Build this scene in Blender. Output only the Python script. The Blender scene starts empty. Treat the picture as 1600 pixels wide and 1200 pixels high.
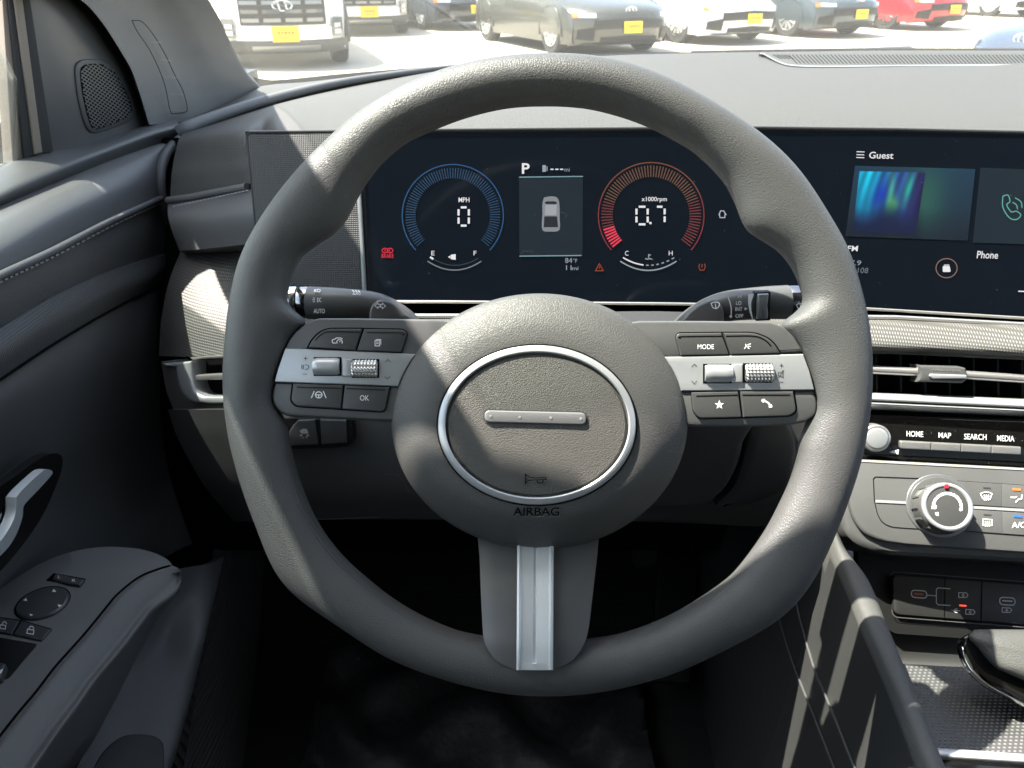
import bpy, bmesh, math, random
from mathutils import Vector, Matrix
from math import sin, cos, pi, radians, sqrt, atan2
random.seed(7)
SC = bpy.context.scene
COL = SC.collection
# ---------------------------------------------------------------- camera, sky, sun, exposure
F = 1202.0
PITCH = radians(28.6)
CAMH = 1.27
CAM = Vector((0, 0, CAMH))
FW = Vector((0, cos(PITCH), -sin(PITCH)))
UP = Vector((0, sin(PITCH), cos(PITCH)))
RT = Vector((1, 0, 0))
cam_d = bpy.data.cameras.new('camera')
cam = bpy.data.objects.new('camera', cam_d); COL.objects.link(cam)
cam.location = CAM; cam.rotation_euler = (radians(90) - PITCH, 0, 0)
cam_d.sensor_width = 36; cam_d.lens = 36 * F / 1600
cam_d.clip_start = 0.02; cam_d.clip_end = 2000
cam_d.dof.use_dof = True; cam_d.dof.focus_distance = 0.50; cam_d.dof.aperture_fstop = 22
SC.camera = cam
SUN = Vector((-.473, .099, .875)).normalized()
SUN_EL = math.asin(SUN.z); SUN_AZ = atan2(SUN.x, SUN.y)
w = bpy.data.worlds.new('World'); SC.world = w; w.use_nodes = True
nt = w.node_tree; bg = nt.nodes['Background']
sky = nt.nodes.new('ShaderNodeTexSky'); sky.sky_type = 'NISHITA'; sky.sun_disc = False
sky.sun_elevation = SUN_EL; sky.sun_rotation = SUN_AZ
sky.air_density = 1.0; sky.dust_density = 2.0
hs_ = nt.nodes.new('ShaderNodeHueSaturation'); hs_.inputs['Saturation'].default_value = .72
nt.links.new(sky.outputs[0], hs_.inputs['Color']); nt.links.new(hs_.outputs[0], bg.inputs[0]); bg.inputs[1].default_value = 0.145
sd = bpy.data.lights.new('sun', 'SUN'); sun = bpy.data.objects.new('sun', sd); COL.objects.link(sun)
sd.energy = 5.0; sd.angle = radians(0.53); sd.color = (1, .94, .85)
sun.rotation_euler = SUN.to_track_quat('Z', 'Y').to_euler(); sun.location = (0, 0, 8)
SC.view_settings.view_transform = 'Standard'
SC.view_settings.look = 'None'
SC.view_settings.gamma = 1; SC.view_settings.use_curve_mapping = False
EXPO = 2.35
SC.view_settings.exposure = EXPO
try:
    SC.cycles.use_denoising = True
    SC.cycles.max_bounces = 10; SC.cycles.diffuse_bounces = 5; SC.cycles.glossy_bounces = 5
    SC.cycles.transparent_max_bounces = 12
    SC.cycles.sample_clamp_indirect = 8
    SC.cycles.caustics_reflective = False; SC.cycles.caustics_refractive = False
except Exception: pass
# ---------------------------------------------------------------- projection helpers (a pixel of the plan view and a real depth give a point)
def ray(px, py): return RT * ((px - 800) / F) + UP * ((600 - py) / F) + FW
def W(px, py, d): return CAM + ray(px, py) * d
def PZ(px, py, z):
    r = ray(px, py); return CAM + r * (z / r.z)
def PX(px, py, x):
    r = ray(px, py); return CAM + r * (x / r.x)
class Surf:
    """smooth surface given by depth; plane when q = 0.  three (px,py,depth) fix the plane"""
    def __init__(s, a, b, c, q=0, x0=0):
        import numpy as np
        M = np.array([[1, p[0], p[1]] for p in (a, b, c)], float)
        s.k = [float(v) for v in np.linalg.solve(M, np.array([1 / p[2] for p in (a, b, c)]))]
        s.q, s.x0 = q, x0
        A, B, C = (W(*a), W(*b), W(*c))
        n = (B - A).cross(C - A).normalized()
        if n.dot(FW) > 0: n = -n
        s.n = n
    def d(s, px, py): return 1 / (s.k[0] + s.k[1] * px + s.k[2] * py + s.q * max(0, px - s.x0) ** 2)
    def P(s, px, py, h=0):
        # point seen at pixel, lying h metres proud of the surface
        r = ray(px, py); d = s.d(px, py)
        dn = -r.dot(s.n)
        return CAM + r * (d - h / max(dn, .2))
def hplane(z):
    return Surf((0, 900, (PZ(0, 900, z) - CAM).dot(FW)), (100, 900, (PZ(100, 900, z) - CAM).dot(FW)), (0, 1100, (PZ(0, 1100, z) - CAM).dot(FW)))
# ---------------------------------------------------------------- object helpers
def tag(o, label=None, cat=None, group=None, kind=None):
    if label: o['label'] = label
    if cat: o['category'] = cat
    if group: o['group'] = group
    if kind: o['kind'] = kind
    return o
def thing(name, label, cat, loc=(0, 0, 0), group=None):
    o = bpy.data.objects.new(name, None); COL.objects.link(o); o.location = loc; o.empty_display_size = .05
    return tag(o, label, cat, group)
def origin_of(p):
    v = Vector((0, 0, 0))
    while p is not None: v += p.location; p = p.parent
    return v
def obj(name, me, m, parent=None, label=None):
    o = bpy.data.objects.new(name, me); COL.objects.link(o)
    if m is not None: me.materials.append(m)
    if parent is not None:
        o.parent = parent
        off = origin_of(parent)
        me.transform(Matrix.Translation(-off))
    if label: o['label'] = label
    return o
def mesh(verts, faces, smooth=True, angle=35, name='m'):
    me = bpy.data.meshes.new(name)
    me.from_pydata([tuple(v) for v in verts], [], faces)
    me.update()
    bm = bmesh.new(); bm.from_mesh(me)
    bmesh.ops.recalc_face_normals(bm, faces=bm.faces)
    bm.to_mesh(me); bm.free()
    if smooth:
        for p in me.polygons: p.use_smooth = True
        me.set_sharp_from_angle(angle=radians(angle))
    return me
class MB:
    def __init__(s): s.v = []; s.f = []
    def add(s, v, f):
        o = len(s.v); s.v += list(v); s.f += [tuple(i + o for i in q) for q in f]
    def build(s, name, m, parent=None, smooth=True, angle=35, label=None):
        return obj(name, mesh(s.v, s.f, smooth, angle), m, parent, label)
def cr(p, t):
    # catmull rom through list p at parameter t in [0,1]
    n = len(p) - 1
    if n == 0: return p[0]
    u = min(max(t, 0), 1) * n; i = min(int(u), n - 1); u -= i
    a = p[i - 1] if i > 0 else p[i] * 2 - p[i + 1]
    b, c = p[i], p[i + 1]
    d = p[i + 2] if i + 2 <= n else p[i + 1] * 2 - p[i]
    return (b * 2 + (c - a) * u + (a * 2 - b * 5 + c * 4 - d) * u * u + (b * 3 - a - c * 3 + d) * u ** 3) * .5
def gridmesh(G, back=None, closed_u=False):
    """G rows of points -> faces; back = offset vector for a closed solid"""
    R, Cn = len(G), len(G[0])
    v = [p for row in G for p in row]; f = []
    for i in range(R - 1):
        for j in range(Cn - 1 if not closed_u else Cn):
            k = (j + 1) % Cn
            f.append((i * Cn + j, i * Cn + k, (i + 1) * Cn + k, (i + 1) * Cn + j))
    if back is not None:
        N = len(v); v += [p + back for p in v]
        f += [tuple(reversed([q + N for q in a])) for a in f]
        bord = [j for j in range(Cn)] + [i * Cn + Cn - 1 for i in range(1, R)] + [(R - 1) * Cn + j for j in range(Cn - 2, -1, -1)] + [i * Cn for i in range(R - 2, 0, -1)]
        for a, b in zip(bord, bord[1:] + bord[:1]): f.append((a, b, b + N, a + N))
    return v, f
def loft(rows, nu=40, nv=20, back=None, name=None, m=None, parent=None, angle=50, label=None, lin_v=False):
    rr = [[cr(r, j / nu) for j in range(nu + 1)] for r in rows]
    G = []
    for i in range(nv + 1):
        t = i / nv
        if lin_v:
            u = t * (len(rr) - 1); k = min(int(u), len(rr) - 2); u -= k
            G.append([rr[k][j].lerp(rr[k + 1][j], u) for j in range(nu + 1)])
        else:
            G.append([cr([rr[k][j] for k in range(len(rr))], t) for j in range(nu + 1)])
    v, f = gridmesh(G, back)
    return obj(name, mesh(v, f, True, angle), m, parent, label)
def tube(path, rad, seg=16, cap=True):
    """tube through world points, rad number or list"""
    n = len(path); v = []; f = []
    prev = None
    for i, p in enumerate(path):
        t = (path[min(i + 1, n - 1)] - path[max(i - 1, 0)]).normalized()
        a = prev if prev is not None else (Vector((0, 0, 1)) if abs(t.z) < .9 else Vector((1, 0, 0)))
        x = (a - t * a.dot(t)).normalized(); y = t.cross(x); prev = x
        r = rad[i] if isinstance(rad, (list, tuple)) else rad
        for k in range(seg):
            g = 2 * pi * k / seg; v.append(p + x * (r * cos(g)) + y * (r * sin(g)))
    for i in range(n - 1):
        for k in range(seg):
            l = (k + 1) % seg
            f.append((i * seg + k, i * seg + l, (i + 1) * seg + l, (i + 1) * seg + k))
    if cap: f.append(tuple(range(seg))[::-1]); f.append(tuple((n - 1) * seg + k for k in range(seg)))
    return v, f
def fillet(pts, r, seg=5):
    out = []; n = len(pts)
    rr = r if isinstance(r, (list, tuple)) else [r] * n
    for i, p in enumerate(pts):
        p = Vector(p[:2]); a = Vector(pts[i - 1][:2]); b = Vector(pts[(i + 1) % n][:2]); q = rr[i]
        da = (a - p); db = (b - p)
        if q <= 1.25 or da.length < .01 or db.length < .01: out.append(tuple(p)); continue
        la = min(q, da.length * .49); lb = min(q, db.length * .49)
        s = p + da.normalized() * la; e = p + db.normalized() * lb
        for k in range(seg + 1):
            t = k / seg; out.append(tuple(s * (1 - t) ** 2 + p * 2 * t * (1 - t) + e * t * t))
    return out
def spline2(pts, n=40, closed=False):
    if closed: pts = list(pts) + [pts[0]]
    P = [Vector(p[:2]) for p in pts]
    return [tuple(cr(P, i / n)) for i in range(n + (0 if closed else 1))]
def inset(pts, d):
    n = len(pts); A = sum(pts[i][0] * pts[(i + 1) % n][1] - pts[(i + 1) % n][0] * pts[i][1] for i in range(n))
    sgn = 1 if A > 0 else -1; out = []
    for i in range(n):
        a = Vector(pts[i - 1]); p = Vector(pts[i]); b = Vector(pts[(i + 1) % n])
        t = ((p - a).normalized() + (b - p).normalized())
        if t.length < 1e-6: t = b - p
        t.normalize(); c = max(.5, t.dot((b - p).normalized())); out.append(Vector((p.x - t.y * d * sgn / c, p.y + t.x * d * sgn / c)))
    for _ in range(6):      # collapse corners that would fold over
        for i in range(n):
            j = (i + 1) % n; e0 = Vector(pts[j]) - Vector(pts[i]); e1 = out[j] - out[i]
            if e0.dot(e1) < 0: m_ = (out[i] + out[j]) / 2; out[i] = m_.copy(); out[j] = m_.copy()
    return [tuple(q) for q in out]
def ring_poly(n, o): return tuple(range(o, o + n))
def plate(name, parent, m, S, pts, h=0.002, thick=.004, bev=0.0, fil=0, label=None, hole=None, angle=30, build=True, mb=None):
    """solid plate: outline in plan pixels, front face h proud of surface S, thick deep, rounded front edge"""
    pts = fillet(pts, fil) if fil else [tuple(p[:2]) for p in pts]
    # clean doubles
    q = [pts[0]]
    for p in pts[1:]:
        if (Vector(p) - Vector(q[-1])).length > .05: q.append(p)
    if (Vector(q[0]) - Vector(q[-1])).length < .05: q.pop()
    pts = q; n = len(pts)
    cx = sum(p[0] for p in pts) / n; cy = sum(p[1] for p in pts) / n
    ppm = F / S.d(cx, cy)
    rings = [(0, -thick)]
    if bev > 0:
        for k in range(0, 4):
            g = k / 3 * pi / 2; rings.append((bev * ppm * (1 - cos(g)), -bev * (1 - sin(g))))
    else: rings.append((0, 0))
    v = []; f = []
    for ins, hh in rings:
        pp = inset(pts, ins) if ins > 0 else pts
        v += [S.P(x, y, h) + S.n * hh for x, y in pp]
    for k in range(len(rings) - 1):
        for i in range(n):
            j = (i + 1) % n
            f.append((k * n + i, k * n + j, (k + 1) * n + j, (k + 1) * n + i))
    f.append(ring_poly(n, (len(rings) - 1) * n)); f.append(ring_poly(n, 0)[::-1])
    if mb is not None: mb.add(v, f); return None
    return obj(name, mesh(v, f, True, angle), m, parent, label)
_dk = [0]
def ribbons(S, lines, wpx, h, mb=None, closed=False):
    mb = mb or MB()
    for L in lines:
        L = [Vector(p[:2]) for p in L]
        cl = closed or (L[0] - L[-1]).length < .01
        if cl and (L[0] - L[-1]).length < .01: L = L[:-1]
        n = len(L); vs = []
        _dk[0] = (_dk[0] + 1) % 7; hh = h + _dk[0] * 1.2e-5
        for i in range(n):
            a = L[i - 1] if (i > 0 or cl) else L[i] * 2 - L[min(1, n - 1)]
            b = L[(i + 1) % n] if (i < n - 1 or cl) else L[i] * 2 - L[n - 2]
            t1 = (L[i] - a); t2 = (b - L[i])
            t1 = t1.normalized() if t1.length > 0 else t2.normalized(); t2 = t2.normalized() if t2.length > 0 else t1
            t = (t1 + t2); t = t.normalized() if t.length > .05 else t1
            k = 1 / max(.5, t.dot(t1)); nn = Vector((-t.y, t.x)) * (wpx / 2 * k)
            vs += [S.P(*(L[i] + nn), hh), S.P(*(L[i] - nn), hh)]
        fs = [(2 * i, 2 * i + 1, 2 * ((i + 1) % n) + 1, 2 * ((i + 1) % n)) for i in range(n if cl else n - 1)]
        mb.add(vs, fs)
    return mb
def stroke(name, parent, m, S, lines, wpx, h, label=None):
    mb = ribbons(S, lines, wpx, h)
    return obj(name, mesh(mb.v, mb.f, False), m, parent, label)
def polys(name, parent, m, S, plist, h, label=None):
    v = []; f = []
    for k, pl in enumerate(plist):
        o = len(v); v += [S.P(x, y, h + 1.2e-5 * (k % 5)) for x, y in pl]; f.append(tuple(range(o, o + len(pl))))
    return obj(name, mesh(v, f, False), m, parent, label)
def arc(cx, cy, rx, ry, a0, a1, n=24):
    return [(cx + rx * cos(radians(a0 + (a1 - a0) * i / n)), cy - ry * sin(radians(a0 + (a1 - a0) * i / n))) for i in range(n + 1)]
def text(name, parent, m, S, s, box, h, shear=0, tilt=0, ext=0, bold=0, label=None):
    """lettering that fills the box (x0,y0,x1,y1); tilt = pixels the baseline drops across the box"""
    c = bpy.data.curves.new('t', 'FONT'); c.body = s; c.offset = bold; c.resolution_u = 3
    o = bpy.data.objects.new('t', c); COL.objects.link(o)
    dg = bpy.context.evaluated_depsgraph_get(); dg.update()
    me = bpy.data.meshes.new_from_object(o.evaluated_get(dg))
    bpy.data.objects.remove(o)
    xs = [v.co.x for v in me.vertices]; ys = [v.co.y for v in me.vertices]
    x0, x1, y0, y1 = min(xs), max(xs), min(ys), max(ys)
    bx0, by0, bx1, by1 = box
    V = []
    for v in me.vertices:
        u = (v.co.x - x0) / (x1 - x0); t = (v.co.y - y0) / (y1 - y0)
        X = bx0 + u * (bx1 - bx0) + shear * t * (by1 - by0); Y = by1 - t * (by1 - by0) + tilt * u
        V.append(S.P(X, Y, h))
    fs = [tuple(p.vertices) for p in me.polygons]
    bpy.data.meshes.remove(me)
    if ext:
        N = len(V); edges = {}
        for q in fs:
            for a, b in zip(q, q[1:] + q[:1]):
                edges[(a, b)] = 1
        side = [(a, b, b + N, a + N) for (a, b) in edges if (b, a) not in edges]
        V += [p - S.n * ext for p in V]
        fs = fs + side
    return obj(name, mesh(V, fs, False), m, parent, label)
# ---------------------------------------------------------------- materials
def mat(name, base=(.1, .1, .1), rough=.5, metal=0, emit=None, estr=1, coat=0, spec=None, bump=None, alpha=None, var=None):
    m = bpy.data.materials.new(name); m.use_nodes = True
    n = m.node_tree.nodes; l = m.node_tree.links; b = n['Principled BSDF']
    if isinstance(base, (int, float)): base = (base,) * 3
    b.inputs['Base Color'].default_value = (*base, 1)
    b.inputs['Roughness'].default_value = rough; b.inputs['Metallic'].default_value = metal
    if coat: b.inputs['Coat Weight'].default_value = coat; b.inputs['Coat Roughness'].default_value = .06
    if spec is not None: b.inputs['Specular IOR Level'].default_value = spec
    if emit: b.inputs['Emission Color'].default_value = (*emit, 1); b.inputs['Emission Strength'].default_value = estr
    tc = n.new('ShaderNodeTexCoord')
    if var:   # gentle mottling and dust of the real surface
        nz = n.new('ShaderNodeTexNoise'); nz.inputs['Scale'].default_value = var[0]; nz.inputs['Detail'].default_value = 5
        l.new(tc.outputs['Object'], nz.inputs['Vector'])
        mx = n.new('ShaderNodeMix'); mx.data_type = 'RGBA'
        mx.inputs[6].default_value = tuple(c * (1 - var[1]) for c in base) + (1,)
        mx.inputs[7].default_value = tuple(min(1, c * (1 + var[1])) for c in base) + (1,)
        l.new(nz.outputs['Fac'], mx.inputs[0]); l.new(mx.outputs[2], b.inputs['Base Color'])
        mr = n.new('ShaderNodeMapRange'); mr.inputs[3].default_value = max(0, rough - .08); mr.inputs[4].default_value = min(1, rough + .08)
        l.new(nz.outputs['Fac'], mr.inputs[0]); l.new(mr.outputs[0], b.inputs['Roughness'])
    if bump:
        kind, scale, dist, strength = bump
        bp = n.new('ShaderNodeBump'); bp.inputs['Distance'].default_value = dist; bp.inputs['Strength'].default_value = strength
        if kind == 'leather':
            nz = n.new('ShaderNodeTexNoise'); nz.inputs['Scale'].default_value = scale * .6; nz.inputs['Detail'].default_value = 1
            l.new(tc.outputs['Object'], nz.inputs['Vector'])
            ad = n.new('ShaderNodeMix'); ad.data_type = 'VECTOR'; ad.inputs[0].default_value = .0012
            va = n.new('ShaderNodeVectorMath'); va.operation = 'MULTIPLY_ADD'
            l.new(nz.outputs['Color'], va.inputs[0]); va.inputs[1].default_value = (.0007,) * 3; l.new(tc.outputs['Object'], va.inputs[2])
            vo = n.new('ShaderNodeTexVoronoi'); vo.feature = 'DISTANCE_TO_EDGE'; vo.inputs['Scale'].default_value = scale
            l.new(va.outputs[0], vo.inputs['Vector'])
            mr = n.new('ShaderNodeMapRange'); mr.inputs[1].default_value = 0; mr.inputs[2].default_value = .22
            l.new(vo.outputs['Distance'], mr.inputs[0]); l.new(mr.outputs[0], bp.inputs['Height'])
        elif kind == 'noise':
            nz = n.new('ShaderNodeTexNoise'); nz.inputs['Scale'].default_value = scale; nz.inputs['Detail'].default_value = 2
            l.new(tc.outputs['Object'], nz.inputs['Vector']); l.new(nz.outputs['Fac'], bp.inputs['Height'])
        elif kind in ('weave', 'rib', 'weave_side'):
            # small cells: product of two waves
            mp = n.new('ShaderNodeMapping'); l.new(tc.outputs['Object'], mp.inputs['Vector'])
            w1 = n.new('ShaderNodeTexWave'); w1.wave_type = 'BANDS'; w1.bands_direction = {'weave': 'X', 'rib': 'Z', 'weave_side': 'Y'}[kind]; w1.inputs['Scale'].default_value = scale
            w2 = n.new('ShaderNodeTexWave'); w2.wave_type = 'BANDS'; w2.bands_direction = 'Z'; w2.inputs['Scale'].default_value = scale
            l.new(mp.outputs[0], w1.inputs['Vector']); l.new(mp.outputs[0], w2.inputs['Vector'])
            mu = n.new('ShaderNodeMath'); mu.operation = 'MULTIPLY'
            l.new(w1.outputs['Fac'], mu.inputs[0]); l.new(w2.outputs['Fac'], mu.inputs[1])
            l.new(mu.outputs[0], bp.inputs['Height'])
            if kind != 'rib':
                mx = n.new('ShaderNodeMix'); mx.data_type = 'RGBA'
                mx.inputs[6].default_value = tuple(c * .68 for c in base) + (1,); mx.inputs[7].default_value = tuple(c * 1.25 for c in base) + (1,)
                l.new(mu.outputs[0], mx.inputs[0]); l.new(mx.outputs[2], b.inputs['Base Color'])
        l.new(bp.outputs[0], b.inputs['Normal'])
    return m
def emis(name, srgb, k=1.0):
    """a lit screen element: srgb look when seen, divided by the exposure"""
    lin = [((c / 255 + .055) / 1.055) ** 2.4 if c > 10 else c / 255 / 12.92 for c in srgb]
    m = bpy.data.materials.new(name); m.use_nodes = True; n = m.node_tree.nodes; b = n['Principled BSDF']
    b.inputs['Base Color'].default_value = (.004, .004, .005, 1); b.inputs['Roughness'].default_value = .25
    b.inputs['Emission Color'].default_value = (*lin, 1); b.inputs['Emission Strength'].default_value = k / 2 ** EXPO
    return m
M = {}
M['leather'] = mat('black_grained_leather', (.067, .067, .066), .48, bump=('leather', 780, .0005, .29), spec=.42, var=(9, .1))
M['leather_fine'] = mat('fine_grained_soft_trim', (.068, .067, .064), .5, bump=('leather', 780, .0005, .29), spec=.45, var=(14, .1))
M['emblem_pad'] = mat('stippled_soft_trim', (.070, .067, .060), .5, bump=('leather', 900, .0005, .38), spec=.5)
M['dash'] = mat('dash_pad_plastic', (.053,.050,.045), .6, bump=('noise', 800, .001, .9), spec=.4, var=(700, .22))
M['pad'] = mat('soft_door_pad', .115, .42, bump=('leather', 900, .0004, .35), spec=.4, var=(7, .12))
M['plastic'] = mat('dark_plastic', .042, .42, bump=('noise', 1400, .0003, .35), spec=.4, var=(8, .12))
M['plastic_smooth'] = mat('smooth_grey_plastic', .07, .36, spec=.5, var=(30, .06))
M['housing'] = mat('spoke_grey_plastic', .078, .36, spec=.5, var=(40, .06))
M['button'] = mat('button_plastic', .05, .36, spec=.5)
M['black'] = mat('near_black_plastic', .008, .5, spec=.25)
M['void'] = mat('unlit_black', .007, .9, spec=.05)
M['gloss'] = mat('piano_black', .006, .07, spec=.5, var=(60, .1))
M['silver'] = mat('satin_silver_plastic', (.42, .43, .44), .36, metal=.5, var=(50, .05))
M['silver_dark'] = mat('dark_satin_silver', (.22, .225, .23), .34, metal=.7)
M['chrome'] = mat('chrome', (.8, .8, .8), .08, metal=1)
M['warm_silver'] = mat('warm_satin_silver', (.55, .53, .51), .28, metal=.8)
M['weave'] = mat('woven_trim', (.095,.091,.084), .5, bump=('weave', 150, .0006, .7))
M['weave_dark'] = mat('dark_woven_trim', .03, .5, bump=('weave', 95, .0008, .7))
M['grille'] = mat('speaker_cloth', .065, .6, bump=('weave', 200, .0006, .8))
M['hvac'] = mat('control_panel_grey', .075, .42, spec=.45, bump=('noise', 1500, .0002, .3), var=(30, .08))
M['rubber'] = mat('rubber', .012, .7)
M['carpet'] = mat('carpet', .02, .95, bump=('rib', 90, .001, .4), spec=.1)
M['film'] = mat('crumpled_plastic_film', (.022, .023, .025), .5, spec=.25, bump=('noise', 70, .004, .5))
M['tan_dust'] = mat('dusty_frame', (.20, .165, .13), .6, var=(20, .2))
M['white'] = mat('printed_white', .75, .6)
M['grey_print'] = mat('printed_grey', .02, .6)
M['lines'] = mat('panel_gap', .002, .9, spec=.1)
M['edge'] = mat('pale_detail_lit_edge', .16, .35)  # pale small details, and the painted lit edge of embossed marks
M['stitch'] = mat('grey_thread', .34, .8)
M['red'] = mat('red_mark', (.7, .01, .03), .5)
# ================================================================ the ground and the parked cars
def G(px, py): return PZ(px, py, -CAMH)
me = mesh([Vector((-400, -60, 0)), Vector((400, -60, 0)), Vector((400, 600, 0)), Vector((-400, 600, 0))], [(0, 1, 2, 3)], False)
M['concrete'] = mat('sunlit_concrete', (.46, .41, .32), .85, var=(.6, .12), bump=('noise', 40, .01, .3))
g_o = obj('ground', me, M['concrete']); tag(g_o, kind='structure')

def interp(tab, x):
    for (a, b), (c, d) in zip(tab, tab[1:]):
        if a <= x <= c: return b + (d - b) * (x - a) / (c - a) if c > a else b
    return tab[0][1] if x < tab[0][0] else tab[-1][1]
M['glass_dark'] = mat('car_window_glass', (.01, .012, .015), .05, spec=.8)
M['tyre'] = mat('tyre_rubber', .02, .8)
M['alloy'] = mat('alloy_rim', (.5, .5, .5), .3, metal=.8)
M['alloy_dark'] = mat('dark_alloy_rim', (.12, .12, .12), .35, metal=.7)
M['plate_yellow'] = mat('yellow_dealer_plate', (.85, .56, .005), .45, spec=.4)
M['plate_ink'] = mat('plate_ink', (.12, .06, .01), .6)
M['lamp_lens'] = mat('headlamp_lens', (.55, .57, .6), .12, spec=.8, coat=1)
M['lamp_dark'] = mat('smoked_lamp', (.06, .065, .07), .12, spec=.8, coat=1)
M['orange'] = mat('orange_marker_lens', (.85, .16, .03), .25, coat=.5)
M['clad'] = mat('grey_cladding', .045, .6)
def paint(name, c, rough=.25): return mat(name, c, rough, metal=.0, coat=.45, spec=.5)
P_WHITE = paint('white_paint', (.78, .78, .76)); P_GREY = paint('grey_green_paint', (.040, .042, .036))
P_CHAR = paint('charcoal_paint', (.045, .055, .065)); P_RED = paint('red_paint', (.55, .01, .02)); P_NAVY = paint('dark_blue_paint', (.03, .045, .075))
P_SLATE = paint('slate_paint', (.04, .055, .065))

def car(name, label, cat, pnt, truck=False, dark_rims=False, group='cars parked in the sunlit lot'):
    root = thing(name, label, cat, (0, 0, 0), group)
    if truck:
        prof = [(2.25, .22), (2.38, .27), (2.42, .5), (2.43, .75), (2.40, .95), (2.32, 1.06), (2.1, 1.12), (1.4, 1.18), (.9, 1.22), (0, 1.2), (-1, 1.2), (-1.9, 1.2), (-2.42, 1.18), (-2.47, 1.0), (-2.45, .6), (-2.35, .36)]
        hw, zb, wr, wb = .87, .24, .37, (1.5, -1.5)
        gh = [(1.0, 1.2), (.35, 1.62), (.1, 1.68), (-.7, 1.68), (-.95, 1.64), (-1.05, 1.2)]
    else:
        prof = [(2.15, .17), (2.27, .21), (2.32, .34), (2.33, .47), (2.30, .60), (2.22, .68), (2.0, .75), (1.4, .86), (.95, .94), (0, .96), (-1, .97), (-1.8, 1.0), (-2.25, .98), (-2.33, .85), (-2.33, .4), (-2.2, .2)]
        hw, zb, wr, wb = .905, .17, .33, (1.36, -1.36)
        gh = [(1.0, .93), (.3, 1.30), (-.1, 1.40), (-.6, 1.41), (-1.3, 1.28), (-1.95, 1.0)]
    zmid = .5
    def nose(u): return .34 * abs(u) ** 3.2
    def hwid(x): return hw * (1 - .10 * max(0, (abs(x) - 1.6) / .8) ** 2)
    NU = 24
    P3 = [Vector((a, b, 0)) for a, b in prof]
    dense = [cr(P3, i / 60) for i in range(61)]
    rows = []
    for p in dense:
        k = max(0, (abs(p.x) - 1.3) / 1.0); row = []
        for j in range(NU + 1):
            u = -1 + 2 * j / NU
            row.append(Vector((p.x - math.copysign(nose(u) * min(1, k), p.x), u * hwid(p.x), p.y - .05 * u * u * (1 if p.y > .6 else 0) - (.02 * u ** 8))))
        rows.append(row)
    mb = MB(); mb.add(*gridmesh(rows))
    for sgn, col in ((-1, 0), (1, NU)):
        top = [r[col] for r in rows]
        side = []
        for k in range(7):
            t = k / 6
            side.append([Vector((p.x, p.y + sgn * .035 * sin(pi * t) if zb < p.z else p.y, p.z + (zb - p.z) * t)) for p in top])
        mb.add(*gridmesh(side))
    body = mb.build('body', pnt, root, angle=40)
    # greenhouse
    Pg = [Vector((a, b, 0)) for a, b in gh]; dg = [cr(Pg, i / 24) for i in range(25)]
    zt = max(p.y for p in dg); z0 = gh[0][1]
    def gw(z): return hw * (.90 - .17 * (z - z0) / (zt - z0))
    mb = MB(); mb.add(*gridmesh([[Vector((p.x, (-1 + 2 * j / 10) * gw(p.y), p.y - .02 * (-1 + 2 * j / 10) ** 2)) for j in range(11)] for p in dg]))
    for s in (-1, 1):
        mb.add(*gridmesh([[Vector((p.x, s * gw(p.y), p.y - .02)) for p in dg], [Vector((p.x, s * gw(z0), z0 - .03)) for p in dg]]))
    mb.build('window_glass', M['glass_dark'], root)
    roofp = [p for p in dg if p.y > zt - .06]
    mb = MB(); mb.add(*gridmesh([[Vector((p.x, (-1 + 2 * j / 10) * gw(p.y) * .98, p.y + .012)) for j in range(11)] for p in roofp], Vector((0, 0, -.01))))
    mb.build('roof', pnt, root)
    # fascia helpers: strips that follow the nose
    zx = sorted([(p.y, p.x) for p in dense if p.x > 1.9], key=lambda t: t[0])
    def FP(y, z, off):
        u = y / hwid(2.2); return Vector((interp(zx, z) - nose(u) + off, y, z))
    def strip(nm, m, ya, yb, zlo, zhi, off=.012, par=None, th=.03, label=None):
        n = max(2, int(abs(yb - ya) / .06)); Gd = []
        for k in range(5):
            row = []
            for j in range(n + 1):
                y = ya + (yb - ya) * j / n
                a = zlo(y) if callable(zlo) else zlo; b = zhi(y) if callable(zhi) else zhi
                row.append(FP(y, a + (b - a) * k / 4, off))
            Gd.append(row)
        v, f = gridmesh(Gd, Vector((-th, 0, 0)))
        return obj(nm, mesh(v, f, True, 40), m, par or root, label)
    if truck:
        gr = strip('grille', M['black'], -.56, .56, .56, .90, .012)
        for k in range(3):
            z = .60 + .105 * k
            for c in range(4):
                y0 = -.54 + .28 * c; strip('grille_bar', M['lamp_dark'] if k % 2 else M['silver_dark'], y0, y0 + .22, z, z + .045, .03, gr, .02)
        strip('bumper_bar', pnt, -.62, .62, .38, .53, .03)
        strip('lower_cladding', M['clad'], -.86, .86, .20, .37, .022)
        strip('skid_plate', M['silver_dark'], -.45, .45, .22, .31, .036)
        for s in (-1, 1):
            hl = strip('headlight', M['lamp_dark'], s * .64, s * .80, .40, .64, .03)
            for zz in (.44, .52):
                strip('lamp_cell', M['lamp_lens'], s * .67, s * .76, zz, zz + .05, .045, hl, .02)
            strip('marker_light', M['lamp_lens'], s * .58, s * .80, .97, 1.01, .02)
        plz, pw, ph, ez = .455, .175, .095, .80
    else:
        strip('grille', M['black'], -.60, .60, lambda y: .42 - .03 * abs(y), lambda y: .56 - .05 * abs(y), .012)
        strip('lower_intake', M['black'], -.50, .50, .215, lambda y: .31 - .05 * abs(y), .014)
        strip('chin_lip', M['clad'], -.72, .72, .175, .20, .03)
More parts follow.
